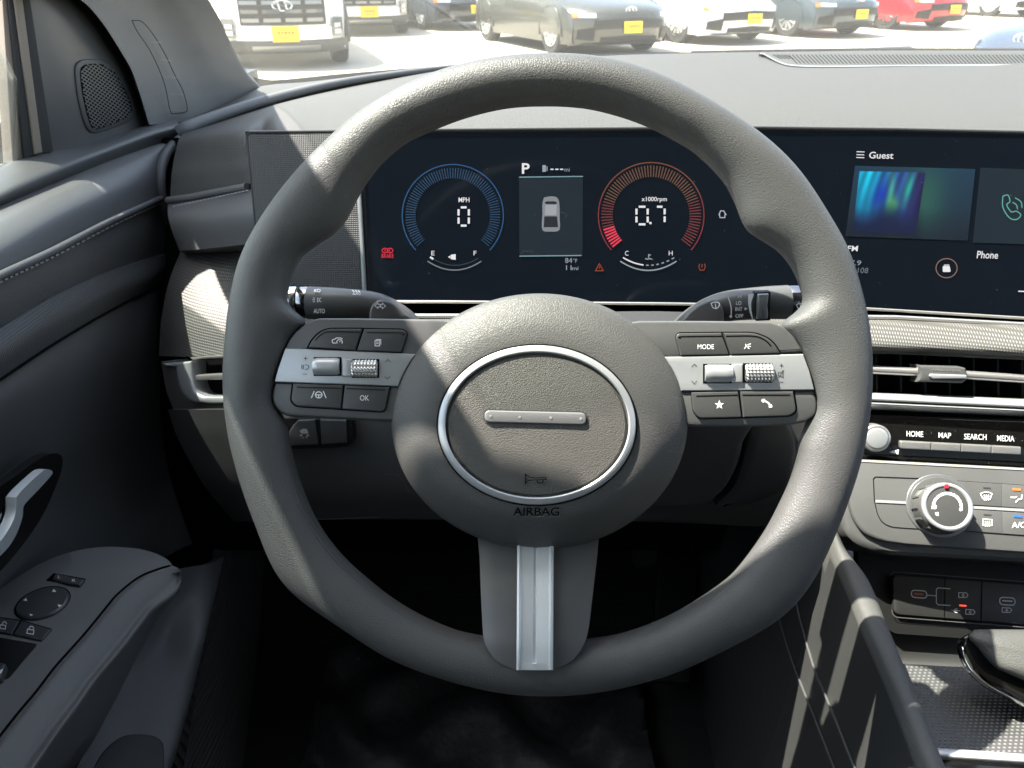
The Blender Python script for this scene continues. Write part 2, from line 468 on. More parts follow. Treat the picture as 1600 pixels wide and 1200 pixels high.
        for s in (-1, 1):
            strip('headlight', M['lamp_lens'], s * .58, s * .80, .565, .625, .014)
            strip('marker_light', M['orange'], s * .79, s * .85, .56, .62, .014)
            strip('side_intake', M['black'], s * .60, s * .80, lambda y: .24 + .1 * (abs(y) - .6), lambda y: .44 - .25 * (abs(y) - .6), .016)
        plz, pw, ph, ez = .43, .155, .08, .665
    # plate with frame and writing
    x = FP(0, plz, 0).x + .04
    def box(nm, m, x0, x1, y0, y1, z0_, z1, par):
        v = [Vector((a, b, c)) for a in (x0, x1) for b in (y0, y1) for c in (z0_, z1)]
        f = [(0, 1, 3, 2), (4, 6, 7, 5), (0, 4, 5, 1), (2, 3, 7, 6), (0, 2, 6, 4), (1, 5, 7, 3)]
        return obj(nm, mesh(v, f, False), m, par)
    lp = box('license_plate', M['plate_yellow'], x - .02, x, -pw, pw, plz - ph, plz + ph, root)
    mb = MB()
    for k in range(5):
        y = -.10 + .045 * k
        for (a, b, c, d) in ((y, y + .028, .01, .03), (y, y + .008, -.02, .03), (y + .02, y + .028, -.03, .02)):
            mb.add([Vector((x + .001, a, plz + c)), Vector((x + .001, b, plz + c)), Vector((x + .001, b, plz + d)), Vector((x + .001, a, plz + d))], [(0, 1, 2, 3)])
    mb.add([Vector((x + .001, -.11, plz - .055)), Vector((x + .001, .11, plz - .055)), Vector((x + .001, .11, plz - .045)), Vector((x + .001, -.11, plz - .045))], [(0, 1, 2, 3)])
    obj('plate_lettering', mesh(mb.v, mb.f, False), M['plate_ink'], lp)
    # emblem: oval ring with a slanted letter h
    ex = FP(0, ez, 0).x + .02; mb = MB(); sc = 1.25 if truck else .9
    pth = [Vector((ex, .10 * sc * cos(a), ez + .05 * sc * sin(a))) for a in [2 * pi * i / 24 for i in range(25)]]
    mb.add(*tube(pth, .008, 6, False))
    for (ya, za, yb, zb_) in ((.045, -.038, .03, .038), (-.03, -.038, -.045, .038), (.04, -.012, -.04, .014)):
        mb.add(*tube([Vector((ex, ya * sc, ez + za * sc)), Vector((ex, yb * sc, ez + zb_ * sc))], .008, 6))
    mb.build('emblem', M['chrome'], root)
    # wheels
    for wx in wb:
        for s in (-1, 1):
            y = s * (hw - .09); c = Vector((wx, y, wr)); mb = MB()
            sec = [(wr * .62, -.1), (wr * .95, -.11), (wr, -.08), (wr, .08), (wr * .95, .11), (wr * .62, .1), (wr * .6, 0)]
            rr = []
            for i in range(37):
                a = 2 * pi * i / 36; rr.append([c + Vector((q * cos(a), t, q * sin(a))) for q, t in sec] + [c + Vector((sec[0][0] * cos(a), sec[0][1], sec[0][0] * sin(a)))])
            mb.add(*gridmesh(rr)); wh = mb.build('wheel', M['tyre'], root)
            mb = MB()
            for k in range(10):
                a = 2 * pi * k / 10; d = Vector((cos(a), 0, sin(a))); e = Vector((-sin(a + .25), 0, cos(a + .25)))
                p0 = c + Vector((0, s * .085, 0)) + d * .04; p1 = c + Vector((0, s * .10, 0)) + (d + e * .25).normalized() * wr * .64
                mb.add(*tube([p0, p1], [.028, .02], 6))
            mb.add(*tube([c + Vector((0, s * .06, 0)), c + Vector((0, s * .105, 0))], .06, 12))
            rim_p = [c + Vector((wr * .63 * cos(a), s * .10, wr * .63 * sin(a))) for a in [2 * pi * i / 30 for i in range(31)]]
            mb.add(*tube(rim_p, .013, 6, False))
            mb.build('rim', M['alloy_dark'] if dark_rims else M['alloy'], wh)
            mb = MB(); mb.add(*tube([c + Vector((0, s * .0, 0)), c + Vector((0, s * .02, 0))], wr * .6, 24)); mb.build('brake_disc', M['clad'], wh)
            mb = MB()
            ra = wr * 1.16; arcp = [c + Vector((ra * cos(a), s * .115, ra * sin(a))) for a in [pi * i / 20 - .15 for i in range(23)]]
            mb.add(*tube(arcp, .028 if truck else .012, 6)); mb.build('arch_trim', M['clad'] if truck else pnt, root)
            mb = MB(); v = [c + Vector((ra * cos(2 * pi * i / 30), s * .085, ra * sin(2 * pi * i / 30))) for i in range(30)]
            v2 = [p + Vector((0, -s * .2, 0)) for p in v]; keep = [p for p in v]
            mb.add([p if p.z > .2 else Vector((p.x, p.y, .2)) for p in v] + [p if p.z > .2 else Vector((p.x, p.y, .2)) for p in v2], [tuple(range(30)), tuple(range(59, 29, -1))] + [(i, (i + 1) % 30, 30 + (i + 1) % 30, 30 + i) for i in range(30)])
            mb.build('wheel_arch', M['black'], root)
    if truck:
        box('bed_rail', M['clad'], -2.35, -1.15, -.8, .8, 1.16, 1.215, root)
    return root, wb[0], hw
def place(c, px, py, heading, which=1):
    """put the car so that its front wheel (which=1: its left, -1: its right) meets the ground seen at px,py.
    heading = direction the nose points, degrees from +X"""
    root, wx, hw = c
    a = radians(heading); g = G(px, py)
    lx, ly = wx, which * (hw - .09)
    root.location = (g.x - (lx * cos(a) - ly * sin(a)), g.y - (lx * sin(a) + ly * cos(a)), 0)
    root.rotation_euler = (0, 0, a)
NOSE = -66
place(car('pickup_truck', 'white pickup truck with a black barred grille and yellow plate, nearest behind the left pillar', 'pickup truck', P_WHITE, True, True, 'trucks parked in the sunlit lot'), 531, 96, -72, 1)
place(car('pickup_truck', 'white pickup truck half hidden between the nearest white truck and the dark sedan', 'pickup truck', P_WHITE, True, True, 'trucks parked in the sunlit lot'), 627, 51, -72, 1)
place(car('parked_sedan', 'charcoal sedan showing only its nose between a white truck and the grey green sedan', 'car', P_CHAR), 664, 46, -60, -1)
place(car('parked_sedan', 'grey green sedan standing closest over the steering wheel with its whole flank in view', 'car', P_GREY), 868, 84, NOSE, -1)
place(car('parked_sedan', 'white sedan with dark wheels parked right of the grey green sedan', 'car', P_WHITE, dark_rims=True), 1062, 67, -62, -1)
place(car('parked_sedan', 'slate grey sedan parked between the white sedan and the red sedan', 'car', P_SLATE), 1232, 57, -62, -1)
place(car('parked_sedan', 'bright red sedan with a yellow plate', 'car', P_RED, dark_rims=True), 1384, 46, -62, -1)
place(car('parked_sedan', 'white sedan farthest right beyond the red sedan', 'car', P_WHITE), 1545, 26, -62, -1)
# the dark blue car standing close on the right
c = car('parked_sedan', 'dark blue car with an orange marker standing close beyond the right of the dash', 'car', P_NAVY)
c[0].location = (6.9, 8.3, 0); c[0].rotation_euler = (0, 0, radians(180 + 14))

# ================================================================ own vehicle: hood, cowl, wiper, cabin shell
def WP(x, y, z): return Vector((x, y, CAMH + z))
CX = .385   # centre line of the vehicle
hood = thing('truck_hood', 'hood of the vehicle itself, just below the windshield', 'hood', WP(CX, 1.9, -.4))
rows = [[WP(CX + sx * .82 * k, y, z - .05 * abs(k) ** 2 * abs(sx)) for sx, k in ((-1, 1), (-1, .5), (1, 0), (1, .5), (1, 1))] for y, z in ((1.50, -.27), (1.9, -.30), (2.3, -.37), (2.5, -.48))]
loft(rows, 20, 12, Vector((0, 0, -.03)), 'hood_panel', P_SLATE, hood)
rows = [[WP(CX + t * .80, y + .0 - .07 * t * t, z) for t in (-1, -.5, 0, .5, 1)] for y, z in ((1.40, -.235), (1.46, -.26), (1.53, -.285))]
loft(rows, 20, 6, Vector((0, 0, -.02)), 'cowl_panel', M['rubber'], hood)
wip = thing('windshield_wiper', 'black wiper arm lying along the foot of the windshield', 'wiper', WP(.7, 1.46, -.2))
mb = MB(); mb.add(*tube([W(1080, 82.5, 1.44), W(1200, 80, 1.46), W(1400, 78, 1.46), W(1600, 78.5, 1.44), W(1740, 80, 1.42)], .0035, 8)); mb.build('wiper_blade', M['rubber'], wip)
mb = MB(); mb.add(*tube([W(1100, 80.5, 1.48), W(1350, 77, 1.48), W(1420, 75.5, 1.48), W(1432, 80, 1.48)], [.002, .003, .005, .004], 8)); mb.build('wiper_arm', M['silver_dark'], wip)

# pillar, roof, other side: real shell that shades the cabin
RZ = .362
roof = thing('cabin_roof', 'cabin roof and its rails above the driver', 'roof', WP(CX, -.4, RZ))
LR_T = WP(-.41, .425, .25)     # upper front corner of the door window
RR_T = WP(-.325, .416, .345)     # upper end of the pillar inner edge
def bx(x0, x1, y0, y1, z0, z1):
    v = [WP(a, b, c) for a in (x0, x1) for b in (y0, y1) for c in (z0, z1)]
    return v, [(0, 1, 3, 2), (4, 6, 7, 5), (0, 4, 5, 1), (2, 3, 7, 6), (0, 2, 6, 4), (1, 5, 7, 3)]
M['headliner'] = mat('pale_headliner', .33, .9)
XR = 2 * CX
mb = MB(); mb.add(*bx(-.33, XR + .33, -1.65, .412, RZ, RZ + .04)); mb.build('headliner', M['headliner'], roof, False)
for s in (0, 1):
    def mx(x): return x if s == 0 else XR - x
    rows = [[WP(mx(-.41), y, .25 + .01 * (.43 - y)) for y in (.43, 0, -.5, -1.1, -1.65)], [WP(mx(-.39), y, .315) for y in (.425, 0, -.5, -1.1, -1.65)], [WP(mx(-.325), y, .366) for y in (.42, 0, -.5, -1.1, -1.65)]]
    loft(rows, 16, 8, Vector((.02 if s == 0 else -.02, 0, .02)), 'roof_rail', M['headliner'], roof)
body = thing('cabin_shell', 'rear part of the cabin behind the driver with pillars and rear window frame', 'car body', WP(CX, -.8, -.8))
mb = MB(); mb.add(*bx(-.46, XR + .46, -1.70, -1.62, -1.0, -.16)); mb.add(*bx(-.42, XR + .42, -1.70, -1.62, .28, .42)); mb.build('rear_bulkhead', M['plastic'], body, False)
for s in (0, 1):
    for (ya, yb) in ((-.62, -.50), (-1.66, -1.45)):
        x0, x1 = (-.45, -.38) if s == 0 else (XR + .38, XR + .45)
        mb = MB(); mb.add(*bx(x0, x1, ya, yb, -.2, .33)); mb.build('body_pillar', M['headliner'], body, False)
mb = MB(); mb.add(*bx(XR + .40, XR + .50, -1.65, 1.35, -1.0, -.18)); mb.build('passenger_door', M['plastic'], body, False)
mb = MB(); mb.add(*bx(-.50, -.44, -1.65, .35, -1.0, -.19)); mb.add(*bx(-.50, -.478, .35, 1.55, -1.0, -.172)); mb.add(*bx(-.50, XR + .5, -1.70, 1.6, -1.05, -1.01)); mb.build('side_body_panel', M['plastic'], body, False)
# seat behind the photographer
seat = thing('driver_seat', 'dark driver seat behind the camera', 'seat', WP(0, -.35, -.9))
loft([[WP(x, -.05, -.62 + .02 * abs(x) * 4) for x in (-.24, -.1, .1, .24)], [WP(x, -.3, -.64) for x in (-.25, -.1, .1, .25)], [WP(x, -.52, -.60) for x in (-.25, -.1, .1, .25)]], 12, 10, Vector((0, 0, -.16)), 'seat_cushion', M['pad'], seat)
loft([[WP(x, -.50, -.6) for x in (-.25, -.1, .1, .25)], [WP(x, -.56, -.25) for x in (-.25, -.1, .1, .25)], [WP(x, -.66, .02) for x in (-.2, -.1, .1, .2)]], 12, 10, Vector((0, -.12, 0)), 'seat_back', M['pad'], seat)

# A pillar trim
pil = thing('pillar_trim', 'dark grey trim of the windshield pillar with a slotted vent line', 'pillar', WP(-.42, 1.2, -.2))
R_ = [PX(412, 141, -.415), PX(385, 113, -.415), PX(358, 62, -.41), PX(326, 0, -.40)]
E0, E1 = R_[0], R_[-1]
R_ += [WP(-.362, .745, .168), WP(-.345, .49, .329), RR_T]
L_ = [PX(233, 195, -.43), PX(217, 142, -.43), PX(196, 92, -.43), PX(127, 0, -.43)]
L_ += [WP(-.43, .735, -.008), WP(-.42, .55, .15), LR_T]
M_ = [PX(318, 186, -.425), PX(300, 140, -.428), PX(272, 85, -.43), PX(222, 0, -.425)]
M_ += [(a * .6 + b * .4) + Vector((-.01, .01, .01)) for a, b in zip(L_[4:], R_[4:])]
Q_ = [PX(365, 166, -.42), PX(346, 125, -.42), PX(322, 72, -.418), PX(280, 0, -.412)]
Q_ += [(a + b) / 2 + Vector((-.003, .005, 0)) for a, b in zip(M_[4:], R_[4:])]
loft([L_, M_, Q_, R_], 60, 24, Vector((-.02, .03, .01)), 'pillar_cover', M['pad'], pil)
# slotted vent line on the pillar, drawn as shallow proud ribs
SP = Surf((233, 195, (L_[0] - CAM).dot(FW)), (127, 0, (L_[3] - CAM).dot(FW)), (272, 85, (M_[2] - CAM).dot(FW)))
out_l = spline2([(206, 32), (215, 50), (232, 75), (247, 105), (258, 135), (264, 165), (268, 178)], 30)
out_r = spline2([(206, 32), (222, 34), (240, 55), (258, 85), (272, 115), (285, 140), (292, 165), (290, 175), (268, 178)], 30)
stroke('vent_outline', pil, M['lines'], SP, [out_l, out_r], 1.2, .006)
stroke('vent_slot', pil, M['edge'], SP, [[(236, 66), (254, 66.5)], [(249, 93), (269, 95)], [(258, 120), (280, 122)], [(266, 146), (287, 148)], [(266, 172), (290, 173)], [(264, 181), (298, 181)]], 1.0, .0065)

# windshield and its black border, door glass
def glassmat(name, refl, tint, dust=.02):
    m = bpy.data.materials.new(name); m.use_nodes = True; n = m.node_tree.nodes; l = m.node_tree.links
    n.remove(n['Principled BSDF']); o = n['Material Output']
    t = n.new('ShaderNodeBsdfTransparent'); t.inputs[0].default_value = (*tint, 1)
    g = n.new('ShaderNodeBsdfGlossy'); g.inputs['Roughness'].default_value = .02
    fr = n.new('ShaderNodeFresnel'); fr.inputs[0].default_value = 1.25
    mu = n.new('ShaderNodeMath'); mu.operation = 'MULTIPLY'; mu.inputs[1].default_value = refl
    l.new(fr.outputs[0], mu.inputs[0])
    tl_ = n.new('ShaderNodeBsdfTranslucent'); tl_.inputs[0].default_value = (.9, .88, .84, 1)
    m0 = n.new('ShaderNodeMixShader'); m0.inputs[0].default_value = dust; l.new(t.outputs[0], m0.inputs[1]); l.new(tl_.outputs[0], m0.inputs[2])
    mx = n.new('ShaderNodeMixShader'); l.new(mu.outputs[0], mx.inputs[0]); l.new(m0.outputs[0], mx.inputs[1]); l.new(g.outputs[0], mx.inputs[2]); l.new(mx.outputs[0], o.inputs[0])
    return m
ws = thing('windshield', 'clear windshield with a black border above the dash', 'windshield', WP(CX, 1.0, 0))
def wsp(u, v):  # u 0..1 across, v 0 bottom ..1 top
    b = WP(-.44 + u * (XR + .88), 1.60 - .16 * (2 * u - 1) ** 4, -.255)
    t = WP(-.335 + u * (XR + .67), .45 - .02 * (2 * u - 1) ** 2, .378)
    p = b.lerp(t, v); p.z += .03 * sin(pi * v); return p
Gd = [[wsp(j / 20, i / 12) for j in range(21)] for i in range(13)]
v, f = gridmesh(Gd, Vector((0, .003, .004))); obj('windshield_glass', mesh(v, f), glassmat('windshield_glass', .22, (.92, .94, .92), .012), ws)
dg_ = thing('door_glass', 'side window glass of the driver door', 'window', WP(-.45, .3, -.1))
Gd = [[WP(-.462, y0, -.2), WP(-.445, (y0 + y1) / 2, .0), WP(-.412, y1, .255)] for y0, y1 in ((.80, .62), (.5, .45), (.1, .1), (-.5, -.5))]
v, f = gridmesh(Gd, Vector((-.003, 0, 0))); obj('window_pane', mesh(v, f), glassmat('side_glass', .5, (.86, .9, .88)), dg_)
rg = thing('rear_glass', 'tinted rear window of the cabin behind the driver', 'window', WP(CX, -1.6, .05))
v, f = gridmesh([[WP(x, -1.66, z) for x in (-.42, CX, XR + .42)] for z in (-.17, .06, .30)], Vector((0, .003, 0))); obj('window_pane', mesh(v, f), glassmat('rear_tinted_glass', .5, (.42, .43, .42), 0.0), rg)
for sx in (-.44, XR + .44):
    sg_ = thing('rear_side_glass', ('tinted rear side window behind the driver' if sx < 0 else 'tinted rear side window behind the passenger'), 'window', WP(sx, -1.0, .05))
    v, f = gridmesh([[WP(sx, y, z) for y in (-.62, -1.0, -1.45)] for z in (-.2, .05, .27)], Vector((.003, 0, 0))); obj('window_pane', mesh(v, f), bpy.data.materials['rear_tinted_glass'], sg_)
# door mirror outside
mir = thing('door_mirror', 'exterior mirror seen through the side window at the far left', 'mirror', WP(-.72, .9, -.2))
mbm = MB()
mc = PX(-48, 150, -.66)
rows = []
for i in range(9):
    a = -pi / 2 + pi * i / 8
    rows.append([mc + Vector((.10 * cos(a) * cos(b) * (1.0) , .05 * sin(a) if a > 0 else .0, .075 * cos(a) * sin(b))) for b in [2 * pi * k / 20 for k in range(20)]])
mbm.add(*gridmesh(rows, None, True)); mbm.build('mirror_housing', P_WHITE, mir)
mb = MB(); v = [mc + Vector((.09 * cos(2 * pi * k / 24), -.004, .065 * sin(2 * pi * k / 24))) for k in range(24)]
mb.add(v + [p + Vector((0, -.003, 0)) for p in v], [tuple(range(24)), tuple(range(47, 23, -1))] + [(k, (k + 1) % 24, 24 + (k + 1) % 24, 24 + k) for k in range(24)]); mb.build('mirror_glass', M['chrome'], mir)
mb = MB(); mb.add(*tube([mc + Vector((.07, .0, -.05)), PX(-10, 225, -.52)], .02, 10)); mb.build('mirror_arm', M['rubber'], mir)
# ================================================================ dashboard
dash = thing('dashboard', 'dark grey dashboard with soft top pad, woven trim strip and air vents', 'dashboard', W(800, 400, .8))
def near_d(x):
    return interp([(290, .80), (340, .765), (386, .735), (450, .672), (540, .668), (700, .663), (1190, .655), (1400, .645), (1600, .625), (1800, .60)], x)
xs_ = [288, 312, 340, 386, 420, 450, 500, 560, 620, 700, 800, 950, 1100, 1190, 1300, 1400, 1500, 1600, 1780]
far_y = [(288, 206), (340, 190), (400, 171), (470, 152), (540, 136), (620, 122), (690, 110), (760, 101), (830, 94), (1000, 84), (1185, 81.5), (1300, 80), (1400, 79), (1800, 79)]
nr_y = [(288, 309), (340, 301), (386, 293), (420, 212), (450, 206), (560, 205), (700, 203), (900, 200), (1190, 199), (1400, 201), (1600, 204.5), (1800, 208)]
rows = []
for t, dz in ((0, 0), (.25, .004), (.55, .006), (.8, .005), (.93, .003), (1, 0)):
    r = []
    for x in xs_:
        def XW(x, y): return x - interp([(200, -4), (235, 12), (262, 20), (310, 22)], y) * max(0, 1 - (x - 288) / 60)
        fp = PZ(x, interp(far_y, x), interp([(600, -.152), (700, -.144), (1000, -.127), (1800, -.124)], x)) if x > 600 else W(x, interp(far_y, x), .90 + .26 * max(0, (x - 288) / 312))
        npt = W(XW(x, interp(nr_y, x)), interp(nr_y, x), near_d(x))
        if x <= 400:
            mid = W(XW(x, 232), interp([(288, 232), (386, 214)], x), near_d(x) + .02)
            p = fp.lerp(mid, t / .55) if t <= .55 else None
            if p is None:
                u = (t - .55) / .45
                p = mid * (1 - u) ** 2 + W(XW(x, 262), interp([(288, 262), (386, 250)], x), near_d(x) - .012) * 2 * u * (1 - u) + npt * u * u
        else:
            p = fp.lerp(npt, t)
        r.append(p + UP * dz)
    rows.append(r)
loft(rows, 120, 40, FW * .03, 'top_pad', M['dash'], dash, angle=60)
# rolled lip from the pillar foot to the glass, and the ledge behind it
rl = spline2([(280, 204), (300, 193), (340, 178), (400, 158), (470, 139), (540, 124), (620, 112), (690, 103), (770, 96)], 40)
def rl_d(x): return .90 + .26 * max(0, (x - 288) / 312) - .012
mb = MB(); mb.add(*tube([W(x, y + 4, rl_d(x)) for x, y in rl], [.0085 - .0045 * i / 40 for i in range(41)], 14)); mb.build('rolled_lip', M['pad'], dash)
rows = [[W(x, interp([(300, 172), (412, 134), (480, 128), (550, 120), (700, 103), (800, 95)], x), 1.27) for x in (300, 360, 412, 480, 550, 620, 700, 780)],
        [W(x, y, rl_d(x) + .008) for x, y in ((300, 193), (345, 177), (400, 159), (470, 140), (540, 125), (620, 113), (690, 104), (770, 97))]]
loft(rows, 40, 8, FW * .02 + UP * -.02, 'pillar_ledge', M['dash'], dash)
# black glass border
up_ = spline2([(330, 20), (352, 62), (374, 100), (392, 118), (412, 123.5), (440, 124.5), (520, 116.5), (620, 108), (700, 101.5), (800, 93.5), (900, 87), (1000, 82.5), (1185, 80.5), (1500, 79), (1780, 78.5)], 60)
lo_ = spline2([(332, 24), (350, 70), (372, 112), (394, 140), (412, 144), (440, 140), (520, 131), (620, 120), (700, 110), (800, 101), (900, 94), (1000, 88), (1185, 86), (1500, 84), (1780, 84)], 60)
G2 = [[W(x, y, 1.43) for x, y in up_], [W(x, y, 1.38) for x, y in lo_]]
v, f = gridmesh(G2, FW * .004); obj('black_border', mesh(v, f), M['lines'], ws)
# defroster grille on the far edge
SD = Surf((1200, 90, (PZ(1200, 90, -.121) - CAM).dot(FW)), (1600, 90, (PZ(1600, 90, -.121) - CAM).dot(FW)), (1400, 150, (PZ(1400, 150, -.121) - CAM).dot(FW)))
dfr = plate('defroster_grille', dash, M['dash'], SD, [(1186, 83.2), (1192, 83.6), (1216, 95), (1240, 101), (1300, 102.6), (1450, 101), (1780, 99.5), (1780, 83), (1300, 81.5)], .004, .008, .0008)
lines = [[(x, 99.5 if x > 1240 else 92), (x - 14, 85.5)] for x in range(1222, 1780, 6)]
stroke('vent_slots', dfr, M['lines'], SD, lines, 1.1, .0044)
stroke('grille_edge', dfr, M['edge'], SD, [spline2([(1188, 83.6), (1194, 84.6), (1216, 96), (1240, 102), (1300, 103.6), (1450, 102), (1780, 100.5)], 40)], 1.6, .0048)
# lower left soft pad under the seam
rows = [[W(262, 318, .805), W(300, 312, .785), (W(340, 306, .765)), W(400, 294, .730), W(440, 288, .72)],
        [W(264, 345, .79), W(300, 342, .77), (W(340, 338, .75)), W(400, 330, .715), W(440, 326, .71)],
        [W(280, 392, .80), W(305, 390, .78), (W(345, 386, .76)), W(400, 380, .73), W(440, 378, .72)]]
loft(rows, 20, 14, FW * .03, 'lower_pad', M['pad'], dash)
SL = Surf((265, 320, .80), (385, 297, .728), (300, 380, .775))
st = [(x, 321 - (x - 268) * .215 + 2) for x in range(270, 386, 6)]
stroke('seam_stitching', dash, M['stitch'], SL, [[(x, y), (x + 3.8, y - .8)] for x, y in st], 1.5, .0075)
mb = MB(); mb.add(*tube([W(262, 313, .803), W(300, 308, .783), W(340, 300, .762), W(386, 291.5, .732)], .0035, 10)); mb.build('seam_roll', M['pad'], dash)
# dark core behind everything so no gap shows through
rows = [[W(x, y, d + (.13 if x == 250 else .04 if x == 430 else 0)) for x in (250, 430, 700, 1200, 1800)] for y, d in ((215, .80), (500, .74), (700, .80), (860, .92))]
loft(rows, 12, 12, FW * .05, 'inner_body', M['void'], dash)
# passenger side of the dash, beyond the screen
rows = [[WP(x, y, z) for x in (.50, .75, 1.0, XR + .42)] for y, z in ((1.36, -.125), (1.0, -.118), (.66, -.121), (.625, -.135), (.62, -.20), (.60, -.26), (.60, -.31), (.63, -.34), (.66, -.44), (.80, -.58), (1.0, -.62))]
loft(rows, 16, 60, Vector((0, .03, -.02)), 'passenger_fascia', M['dash'], dash, angle=60)
# left trim panel with woven texture
rows = [[W(284, 388, .82), W(320, 384, .81), W(360, 381, .80), W(400, 380, .79), W(450, 380, .78)],
        [W(264, 440, .80), W(305, 436, .785), W(350, 436, .775), W(385, 440, .77), W(450, 440, .76)],
        [W(252, 500, .79), W(295, 497, .765), W(345, 497, .75), W(390, 500, .74), W(450, 500, .73)],
        [W(248, 556, .785), W(290, 557, .755), W(340, 555, .74), W(390, 552, .73), W(450, 550, .72)]]
loft(rows, 40, 30, FW * .03, 'side_trim', M['weave'], dash)
SC1 = Surf((360, 390, .735), (355, 480, .70), (430, 440, .71))
plate('column_cowl', dash, M['plastic'], SC1, spline2([(383, 386), (370, 410), (361, 440), (358, 470), (364, 492), (380, 500)], 20) + [(470, 500), (470, 386)], .012, .02, .003)
# long woven strip under the screen
rows = []
for y0, y1, dd in ((497, 505, .014), (505, 514, .007), (522, 531, .0), (540, 550, -.004), (547, 558, .002)):
    rows.append([W(x, y0 + (y1 - y0) * max(0, (x - 1355) / 245) if x > 1355 else y0, near_d(max(560, x)) - .005 + dd) for x in (430, 560, 700, 850, 1000, 1150, 1300, 1450, 1600, 1780)])
loft(rows, 50, 14, FW * .03, 'woven_strip', M['weave'], dash)
mb = MB(); mb.add(*tube([W(x, (494 + (.055 * (x - 1355) if x > 1355 else 0)), near_d(x) + .008) for x in (600, 800, 1000, 1200, 1400, 1600, 1780)], .0022, 8)); mb.build('strip_edge', M['warm_silver'], dash)
mb = MB(); mb.add(*tube([W(x, (547.5 + (.045 * (x - 1355) if x > 1355 else 0)), near_d(x) + .0) for x in (440, 600, 800, 1000, 1200, 1400, 1600, 1780)], .0022, 8)); mb.build('strip_edge', M['plastic_smooth'], dash)
# left air vent
SV = Surf((250, 600, .755), (400, 600, .715), (250, 660, .76))
lv = plate('air_vent', dash, M['plastic_smooth'], SV, [(249, 565), (275, 562), (280, 600), (292, 622), (312, 629), (460, 629), (460, 646), (330, 646), (271, 648), (258, 615)], .004, .03, .003, 0)
plate('vent_frame', lv, M['silver'], SV, spline2([(251, 568), (273, 566.5)], 3) + [(298, 564.5), (299, 588)] + spline2([(301, 600), (306, 612), (316, 618.5), (335, 619.5)], 10) + [(460, 619), (460, 630), (330, 631)] + spline2([(318, 631), (298, 628), (284, 615), (276, 595), (273, 575)], 10)[1:], .009, .02, .003)
plate('vent_throat', lv, M['void'], SV, [(290, 556), (460, 550), (460, 622), (290, 622)], -.012, .01)
plate('vent_slat', lv, M['warm_silver'], SV, [(292, 590), (300, 586), (460, 578), (460, 590), (305, 594.5)], .005, .012, .0015)
plate('vent_lip', lv, M['warm_silver'], SV, [(296, 558.5), (460, 547), (460, 553), (300, 562)], .002, .01, .001)
# right air vent
dR = lambda x, y: .648 - (x - 1355) / 245 * .02
SR = Surf((1355, 560, .650), (1600, 570, .628), (1355, 640, .652))
rv = plate('air_vent', dash, M['void'], SR, [(1300, 548), (1800, 560), (1800, 640), (1300, 622)], -.030, .02, label='long dark air vent right of the steering wheel')
for k in range(11):
    x = 1330 + 38 * k; plate('vent_vane', rv, M['black'], SR, [(x, 550 + (x - 1355) * .04), (x + 3, 550 + (x - 1355) * .04), (x + 4, 618 + (x - 1355) * .06), (x + 1, 618 + (x - 1355) * .06)], -.012, .02)
mb = MB(); mb.add(*tube([SR.P(1310, 575, .002), SR.P(1440, 581.5, .002)], .0036, 12)); mb.build('vent_slat', M['warm_silver'], rv)
mb = MB(); mb.add(*tube([SR.P(1505, 585.5, .002), SR.P(1700, 598, .002)], .0036, 12)); mb.build('vent_slat', M['warm_silver'], rv)
tabp = plate('vent_tab', rv, M['plastic_smooth'], SR, [(1433, 569), (1440, 570.5), (1498, 572), (1510, 575), (1512, 584), (1511, 594), (1505, 599), (1448, 597), (1433, 597), (1438, 584)], .009, .02, .003)
plate('tab_face', tabp, M['silver'], SR, [(1454, 584), (1511, 586), (1511, 591.5), (1458, 591.5), (1453, 588)], .012, .004, .001)
stroke('tab_ribs', tabp, M['warm_silver'], SR, [[(1456 + 2.4 * k, 575.5 + .04 * 2.4 * k), (1457.5 + 2.4 * k, 579 + .04 * 2.4 * k)] for k in range(19)], 1.0, .0093)
rows = [[W(x, y + (x - 1355) / 245 * dy, .645 - (x - 1355) / 245 * .02 + dd) for x in (1290, 1400, 1500, 1600, 1790)] for y, dy, dd in ((613, 9, .012), (616, 10, .0), (624, 11.5, -.003), (626.5, 11.5, .002), (630, 11.5, -.003), (637, 11, .002), (640, 11, .012))]
loft(rows, 20, 24, FW * .012, 'chrome_sill', M['silver'], rv, angle=70)
# knee panel and panel under the column
rows = [[W(x, y, d) for x, y, d in r] for r in (
    ((262, 640, .728), (330, 640, .69), (450, 640, .672), (700, 640, .668), (1000, 640, .668), (1345, 640, .66)),
    ((280, 690, .735), (340, 690, .70), (450, 700, .68), (700, 700, .675), (1000, 700, .68), (1345, 700, .665)),
    ((320, 760, .75), (370, 765, .72), (450, 765, .70), (700, 770, .69), (1000, 770, .70), (1345, 770, .67)),
    ((365, 815, .80), (400, 815, .76), (450, 812, .73), (700, 812, .72), (1000, 815, .73), (1345, 830, .68)))]
kp = loft(rows, 50, 24, FW * .04, 'knee_panel', M['plastic'], dash)
SK = Surf((450, 700, .675), (700, 700, .668), (500, 780, .695))
sw = plate('switch_block', dash, M['black'], SK, [(435, 652), (550, 655), (553, 690), (545, 698), (520, 701), (435, 703)], .006, .01, .0015)
plate('traction_button', sw, M['button'], SK, [(458, 665), (466, 657), (492, 656), (498, 695), (446, 697), (452, 675)], .008, .004, .001)
polys('button_symbol', sw, M['grey_print'] if 0 else mat('dim_white_print', .35, .6), SK, [[(468, 673), (473, 670), (479, 670), (482, 676), (480, 678), (470, 677)], [(468, 680), (472, 678), (473, 681), (469, 682)], [(478, 681), (482, 678), (483, 681), (479, 683)], [(471, 683.5), (475, 683.5), (475, 684.5), (471, 684.5)], [(477, 683.5), (480, 683.5), (480, 684.5), (477, 684.5)]], .0083)
